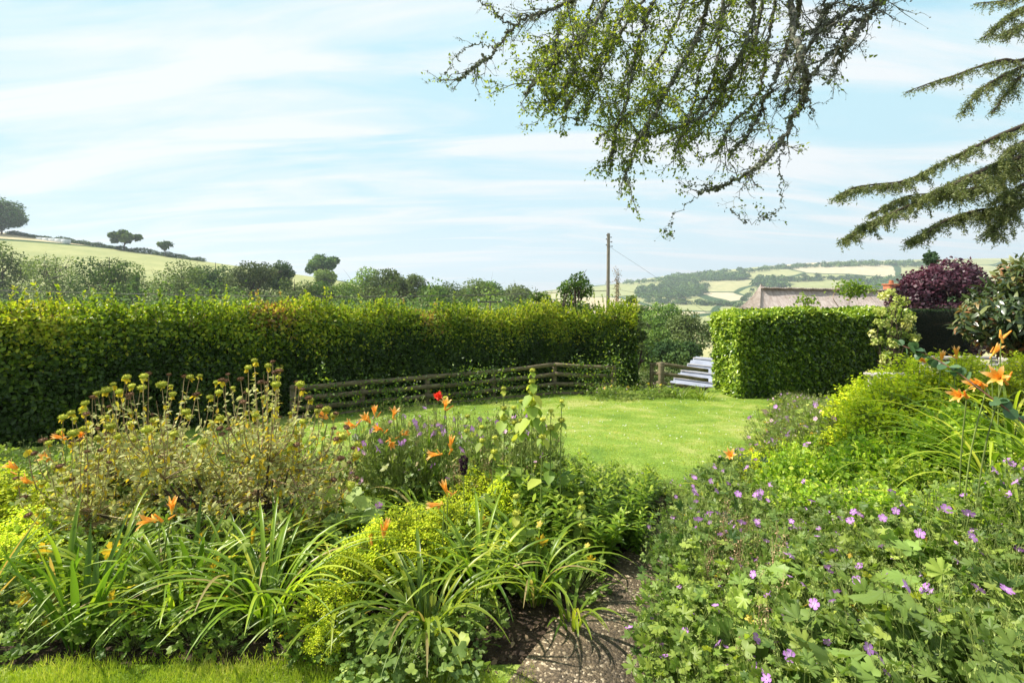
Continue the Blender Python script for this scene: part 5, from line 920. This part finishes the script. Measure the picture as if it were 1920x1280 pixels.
for i, (x, y, s) in enumerate([(-.3, 2.0, 1.1), (-.5, 2.12, 1.1), (-.75, 2.2, .8), (-.62, 1.98, .7), (-.28, 2.22, .9)]): aq.put(x, y, r.uniform(0, 6), s, 'blue green three lobed foliage at the front edge of the bed in the bottom centre', 'blue green foliage along the bottom centre bed edge')
for i, (x, y, s) in enumerate([(-.1, 3.3, 1.05), (-.4, 3.05, 1.0), (-.62, 2.85, 1.05), (-.76, 2.66, 1.0), (-.84, 2.48, .85), (-.88, 2.32, .65), (-.84, 2.18, .45), (-.5, 2.75, .9), (-.25, 3.5, 1.1)]): sp[i % 3].put(x, y, r.uniform(0, 6), (s*.8, s*.8, s), 'frothy yellow green spurge in the band running down the centre of the bed', 'yellow spurges in a band down the centre of the bed')
for i, (x, y, s) in enumerate([(-3.0, 3.0, .9), (-3.25, 3.35, 1), (-2.8, 2.75, .8)]): sp[i % 3].put(x, y, r.uniform(0, 6), s, 'sunlit yellow spurge patch at the left photo edge', 'yellow spurges at the left photo edge')
lp = [leafy(570+i, 20, .46, .15, .095) for i in range(3)]
for i, (x, y, s) in enumerate([(.45, 3.35, 1), (.7, 3.5, 1), (.35, 3.65, 1.05), (.62, 3.8, .95), (.9, 3.75, .85), (1.0, 4.0, .75), (.2, 3.45, 1.1), (.15, 3.15, .9), (.5, 3.1, .8), (.8, 3.3, .65), (0.05, 3.75, 1.0), (.35, 4.0, .9), (.8, 4.1, .75), (1.15, 4.15, .6)]): lp[i % 3].put(x, y, r.uniform(0, 6), s, 'lush lance leaved green perennial between the lawn and the path', 'lance leaved perennials between the lawn and the path')
for i in range(17):
    x = -1.5+r.random()*1.75; y = 3.5+r.random()*1.15; q_ = r.uniform(1.1, 1.35); gM[i % 3].put(x, y, r.uniform(0, 6), (q_, q_, q_*1.5), LB['g2'], GR['g2'])
for i, (x, y, s) in enumerate([(.9, 4.3, .7), (1.2, 4.25, .65), (.5, 4.35, .8), (1.35, 4.1, .55)]): gM[i % 3].put(x, y, r.uniform(0, 6), s, 'low cranesbill at the corner where the bed meets the lawn and the path', 'cranesbills at the bed corner by the lawn')
gN = geranium(470, 170, .27, .34, .05, 0, 'gerl', LOB5, 40, name='foliage_plant')
for i, (x, y, s_) in enumerate([(-4.2, 3.75, 1.5), (-3.9, 3.6, 1.4), (-3.6, 3.9, 1.5), (-3.3, 3.7, 1.4), (-3.95, 4.05, 1.5), (-3.5, 3.45, 1.3), (-3.0, 3.95, 1.5), (-3.3, 4.2, 1.5), (-2.7, 4.1, 1.5), (-2.4, 4.2, 1.5), (-2.1, 4.15, 1.6), (-1.75, 4.2, 1.6), (-2.7, 3.75, 1.3), (-4.4, 4.1, 1.5), (-2.95, 4.35, 1.4)]): gN.put(x, y, r.uniform(0, 6), (s_*.95, s_*.95, s_*.85), 'pale green leafy plant behind the seeding shrub at the left lawn edge', 'pale leafy plants behind the seeding shrub')
for i, (x, y, s_) in enumerate([(-3.75, 3.4, 1.3), (-3.5, 3.15, 1.2), (-4.1, 3.5, 1.4)]): sp[i % 3].put(x, y, r.uniform(0, 6), s_, 'sunlit yellow spurge patch at the left photo edge', 'yellow spurges at the left photo edge')
bl = leafy(580, 5, .3, .1, .2, 'aqui', LEAF, 'broad_leaved_plant', .05, 1.5, .6, .3)
for i, (x, y, s, lb_) in enumerate([(-1.1, 3.05, 1.1, 'broad blue green leaves under the right side of the seeding shrub'), (-.25, 3.0, .8, 'broad leaves beside the top of the yellow spurge band'), (-.02, 2.95, .6, 'broad round pale leaf below the peach lilies')]): bl.put(x, y, i*1.3, s, lb_)
# crocosmia with the red flower
p = W(822, 742, 4.0); cx_, cy_ = p[0]-.1, 4.05; g = Hs(cx_, cy_); q = lily(590, 26, .72, (), .02, 'strap', 'crocosmia', (1.5, 1.0), .09, 'sword leaved plant with one bright red flower head'); q.put(cx_, cy_, 0, 1, 'sword leaved plant with one bright red flower head in front of the fence')
s = MB(); e = np.array([p[0]-cx_, p[1]-cy_, p[2]-g]); tube(s, cr([(0, 0, 0), e*.5, e], 6), .004, .002, 5); kid(q.root, 'stem', s.mesh('stem', G['stem']))
m = MB(); n_ = 60; d = nrm(rnd(n_)+np.array([0, -.2, .5])); leaves(m, rnd(n_, .008), d, rnd(n_), rng.uniform(.025, .045, n_), LANCE, .5, 2.0); kid(q.root, 'flower', m.mesh('flower', G['red']), e)
# dark plum seed spike
p = W(868, 862, 3.1); o = thing('dark_flower_spike', 'dark plum withered bloom in the middle of the bed right of the orange trumpet', 'flower', (p[0], p[1], Hs(p[0], p[1]))); h = p[2]-Hs(p[0], p[1]); s = MB(); tube(s, [(0, 0, 0), (.01, 0, h*.5), (0, 0, h)], .004, .003, 5); kid(o, 'stem', s.mesh('stem', G['stem'])); m = MB()
for zz, rr in ((0, .026), (-.045, .024), (-.075, .018)): n_ = 70; d = nrm(rnd(n_)); leaves(m, np.array([.004, 0, h+zz])+d*rr*.5, d, rnd(n_), rr*.8, LEAF, rng.random(n_), 1.4)
kid(o, 'bloom', m.mesh('bloom', G['plum']))
# dry stems sticking up in the bed
tw = thing('dry_stems', 'x', 'plant'); s = MB(); rr = np.random.default_rng(8)
for k in range(9):
    a = rr.uniform(0, 6.28); e = np.array([math.cos(a)*.12, math.sin(a)*.12, rr.uniform(.35, .6)]); Q = cr([(0, 0, 0), e*.5+rr.normal(0, .02, 3), e], 5); tube(s, Q, .002, .001, 3, rr.random())
    for _ in range(4): b = Q[rr.integers(5, len(Q))]; tube(s, [b, b+rr.normal(0, .03, 3)+np.array([0, 0, .04])], .001, .0008, 3, rr.random()); n_ = 5; leaves(s, b+rr.normal(0, .015, (n_, 3))+np.array([0, 0, .03]), rr.normal(0, 1, (n_, 3)), rr.normal(0, 1, (n_, 3)), .012, LEAF, rr.random(n_))
kid(tw, 'stems', s.mesh('stems', G['twig'])); tw = Proto(tw)
for i in range(16):
    if i < 9: x, y, sc = -1.3+rr.random()*1.5, 3.3+rr.random()*.9, rr.uniform(.85, 1.1)
    else: x, y, sc = .6+rr.random()*1.1, 1.7+rr.random()*1.3, rr.uniform(.7, .9)
    if i >= 9 and pd(x, y) < .75: x = pathx(y)+.85
    tw.put(x, y, rr.uniform(0, 6), sc, 'thin dry brown seeding stems standing among the green foliage', 'dry seeding stems in the beds')
# plants at the foot of the hedges
gH = geranium(460, 120, .34, .3, .06, 4, 'ger', LOB5, 12, fl=[FLP])
for i, (px, py, Y) in enumerate([(1125, 742, 10.6), (1160, 744, 10.5), (1195, 745, 10.6), (1228, 742, 10.8), (1255, 743, 10.9), (1150, 735, 11.0)]): p = W(px, py, Y); gH.put(p[0], Y, i*1.1, .95, 'low leafy plant at the foot of the hedge end by the gap fence', 'low plants at the hedge foot by the gap')
hg = lily(595, 70, .42, (), .014, 'strap', 'grass_tuft', (1.3, -.5), .22, 'x')
for i, (px, Y, lb_) in enumerate([(1275, 10.9, 'yellow green grassy tuft left of the laurel hedge foot'), (1315, 10.6, 'yellow green grassy tuft touching the laurel hedge corner')]): p = W(px, 740, Y); hg.put(p[0], Y, i, 1.1, lb_)
# leaf litter and pebbles on the soil, stuff
m = MB(); n_ = 9000; x = rng.uniform(-3.2, 1.8, n_); y = rng.uniform(2.0, 5, n_); leaves(m, np.stack([x, y, H(x, y)+.002], 1), rnd(n_)*np.array([1, 1, .3]), rnd(n_, .5)+np.array([0, 0, 1]), rng.uniform(.008, .035, n_), LEAF, rng.random(n_)); stuff('leaf_litter', m, leafmat('dead_leaf', [(0, (.03, .02, .012)), (.7, (.1, .065, .04)), (1, (.26, .19, .11))], .9, 0), 'brown dead leaves lying on the bare soil of the bed', 'leaf litter')
# ---- bench, low table, right shrub, rose stem
bx, by = 4.28, 4.55; g = Hs(bx+.5, by+.4); bn = thing('garden_bench', 'silvery weathered garden seat with flat armrests half hidden by plants at the right edge', 'bench', (bx, by, g)); az = .97-g
def bpart(n, *bs):
    m = MB()
    for c, s in bs: box(m, c, s, bev=.006)
    kid(bn, n, m.mesh(n, G['benchw']))
for yy_ in (0, .52):
    bpart('armrest', ((.37, yy_, az), (.8, .07, .03))); bpart('leg', ((.04, yy_, az/2-.01), (.06, .06, az-.035))); bpart('leg', ((.78, yy_, az/2-.01), (.06, .06, az-.035)))
bpart('seat', *[((.06+k*.13, .26, .42), (.11, .44, .024)) for k in range(5)]); bpart('seat_rail', ((.02, .26, .37), (.03, .45, .07)))
bpart('backrest', ((.79, .26, az-.07), (.035, .45, .07)), ((.79, .26, .5), (.035, .45, .05)), *[((.79, .08+k*.12, (az+.43)/2-.02), (.018, .05, az-.6)) for k in range(4)])
tx, ty = 3.62, 4.72; g = Hs(tx+.3, ty); zt = W(1720, 708, ty)[2]-g; tb = thing('low_table', 'low silvery wooden slatted table just left of the bench', 'table', (tx, ty, g))
m = MB()
for k in range(5): box(m, (.36, -.2+k*.1, zt), (.76, .085, .022), bev=.004)
kid(tb, 'tabletop', m.mesh('tabletop', G['benchw']))
for sx_ in (.04, .68):
    for sy_ in (-.2, .2): m = MB(); box(m, (sx_, sy_, zt/2-.012), (.05, .05, zt-.024), bev=.004); kid(tb, 'leg', m.mesh('leg', G['benchw']))
x, Y = 7.45, 6.6; g = Hs(x, Y); T_, K = lumps_tree(CAMZ-(462-HZ)/F*Y-g, 1.9, .02, 91, 12000, .125, 'round', 34, .24, LANCE, .0, r0=.05, edge=1.3)
o = thing('evergreen_shrub', 'large leaved evergreen shrub with bronze young leaves at the right edge behind the bench', 'shrub', (x, Y, g)); kid(o, 'trunk', T_.mesh('trunk', G['barkd'])); kid(o, 'crown', K.mesh('crown', G['bean']))
o = thing('rose_stem', 'arching reddish stem with round blue green leaves crossing in front of the lilies at right', 'plant', (2.5, 2.2, Hs(2.5, 2.2))); b = np.array([2.5, 2.2, Hs(2.5, 2.2)]); Q = cr([b, W(1990, 860, 2.15), W(1920, 792, 2.15), W(1862, 748, 2.2), W(1800, 702, 2.3), W(1745, 668, 2.4), W(1692, 648, 2.5)], 8)-b
m = MB(); tube(m, Q, .006, .002, 6, jit=.08); kid(o, 'stem', m.mesh('stem', noisemat('reddish_stem', [(.3, (.12, .05, .03)), (.7, (.24, .12, .07))], 30, 4, .6, .2), True)); m = MB(); n_ = 40; i = rng.integers(16, len(Q), n_); leaves(m, Q[i], rnd(n_)+np.array([0, 0, .1]), rnd(n_, .5)+np.array([0, -.4, .9]), rng.uniform(.034, .06, n_), ROUND, rng.random(n_), .95); kid(o, 'foliage', m.mesh('foliage', G['rose']))

# ------------------------------------------------------------------ haze
m = MB(); box(m, (300, 1400, 60), (5600, 3600, 260)); hz = link('haze', m.mesh('haze', None)); hz.data.materials.clear()
mt_ = bpy.data.materials.new('haze'); mt_.use_nodes = True; nt = mt_.node_tree; nt.nodes.clear(); pv = nt.nodes.new('ShaderNodeVolumePrincipled'); pv.inputs['Color'].default_value = (.82, .9, 1, 1); pv.inputs['Density'].default_value = .00028; pv.inputs['Anisotropy'].default_value = .2
oo = nt.nodes.new('ShaderNodeOutputMaterial'); nt.links.new(pv.outputs[0], oo.inputs['Volume']); hz.data.materials.append(mt_); tag(hz, 'thin pale summer haze over the valley', 'haze', None, 'stuff')

# ------------------------------------------------------------------ camera, light, sky
cam = bpy.data.cameras.new('camera'); co = bpy.data.objects.new('camera', cam); C.objects.link(co); co.location = (0, 0, CAMZ); co.rotation_euler = (R(90), 0, 0); cam.sensor_width = 36; cam.lens = 36*F/1920; cam.shift_y = -(640-HZ)/1920; cam.clip_end = 20000; cam.clip_start = .05
sc = bpy.context.scene; sc.camera = co
EL, AZ = R(52), R(-80)
sd = Vector((math.sin(AZ)*math.cos(EL), math.cos(AZ)*math.cos(EL), math.sin(EL)))
su = bpy.data.lights.new('sun', 'SUN'); su.energy = 4.8; su.angle = R(.6); su.color = (1, .93, .82); so = bpy.data.objects.new('sun', su); C.objects.link(so); so.rotation_euler = sd.to_track_quat('Z', 'Y').to_euler(); so.location = (-20, 0, 30)
w = bpy.data.worlds.new('World'); sc.world = w; w.use_nodes = True; nt = w.node_tree; nt.nodes.clear(); N = nt.nodes.new; L = nt.links.new
sk = N('ShaderNodeTexSky'); sk.sky_type = 'NISHITA'; sk.sun_disc = False; sk.sun_elevation = EL; sk.sun_rotation = AZ; sk.air_density = 1.0; sk.dust_density = .6; sk.ozone_density = 1.5
tc = N('ShaderNodeTexCoord'); sx = N('ShaderNodeSeparateXYZ'); L(tc.outputs['Generated'], sx.inputs[0])
zc = N('ShaderNodeMath'); zc.operation = 'MAXIMUM'; zc.inputs[1].default_value = .0; L(sx.outputs[2], zc.inputs[0]); za = N('ShaderNodeMath'); za.operation = 'ADD'; za.inputs[1].default_value = .16; L(zc.outputs[0], za.inputs[0])
dx = N('ShaderNodeMath'); dx.operation = 'DIVIDE'; L(sx.outputs[0], dx.inputs[0]); L(za.outputs[0], dx.inputs[1]); dy = N('ShaderNodeMath'); dy.operation = 'DIVIDE'; L(sx.outputs[1], dy.inputs[0]); L(za.outputs[0], dy.inputs[1])
cb = N('ShaderNodeCombineXYZ'); L(dx.outputs[0], cb.inputs[0]); L(dy.outputs[0], cb.inputs[1])
mp = N('ShaderNodeMapping'); mp.inputs['Rotation'].default_value = (0, 0, R(-14)); mp.inputs['Scale'].default_value = (.55, 2.6, 1); mp.inputs['Location'].default_value = (5.3, 1.2, 0); L(cb.outputs[0], mp.inputs[0])
n1 = N('ShaderNodeTexNoise'); n1.inputs['Scale'].default_value = 1.0; n1.inputs['Detail'].default_value = 7; n1.inputs['Roughness'].default_value = .58; n1.inputs['Distortion'].default_value = .8; L(mp.outputs[0], n1.inputs[0])
cr_ = ramp(nt, [(.4, (.12, .12, .12)), (.5, (.55, .55, .55)), (.6, (1, 1, 1))], n1.outputs[0])
hzv = N('ShaderNodeMapRange'); hzv.inputs[1].default_value = 0; hzv.inputs[2].default_value = .3; hzv.inputs[3].default_value = .55; hzv.inputs[4].default_value = 0; L(zc.outputs[0], hzv.inputs[0])
mxm = N('ShaderNodeMath'); mxm.operation = 'MAXIMUM'; L(cr_.outputs[0], mxm.inputs[0]); L(hzv.outputs[0], mxm.inputs[1])
mix = N('ShaderNodeMix'); mix.data_type = 'RGBA'; L(mxm.outputs[0], mix.inputs[0]); 
gn = N('ShaderNodeMix'); gn.data_type = 'RGBA'; gn.blend_type = 'MULTIPLY'; gn.inputs[0].default_value = 1; L(sk.outputs[0], gn.inputs[6]); gn.inputs[7].default_value = (1.2, 1.38, .98, 1)
dk = N('ShaderNodeMix'); dk.data_type = 'RGBA'; dk.blend_type = 'DARKEN'; dk.inputs[0].default_value = 1; L(gn.outputs[2], dk.inputs[6]); dk.inputs[7].default_value = (1.95, 3.15, 3.6, 1); L(dk.outputs[2], mix.inputs[6]); mix.inputs[7].default_value = (3.4, 3.6, 3.7, 1)
bg = N('ShaderNodeBackground'); bg.inputs['Strength'].default_value = .15; L(mix.outputs[2], bg.inputs[0]); ow = N('ShaderNodeOutputWorld'); L(bg.outputs[0], ow.inputs[0])
sc.view_settings.view_transform = 'Standard'; sc.view_settings.look = 'None'; sc.view_settings.gamma = 1; sc.view_settings.exposure = .85; sc.view_settings.use_curve_mapping = False
sc.render.engine = 'CYCLES'; cy = sc.cycles; cy.max_bounces = 8; cy.diffuse_bounces = 5; cy.glossy_bounces = 2; cy.transmission_bounces = 4; cy.transparent_max_bounces = 8; cy.volume_bounces = 0; cy.caustics_reflective = False; cy.caustics_refractive = False; cy.use_denoising = True; cy.sample_clamp_indirect = 6
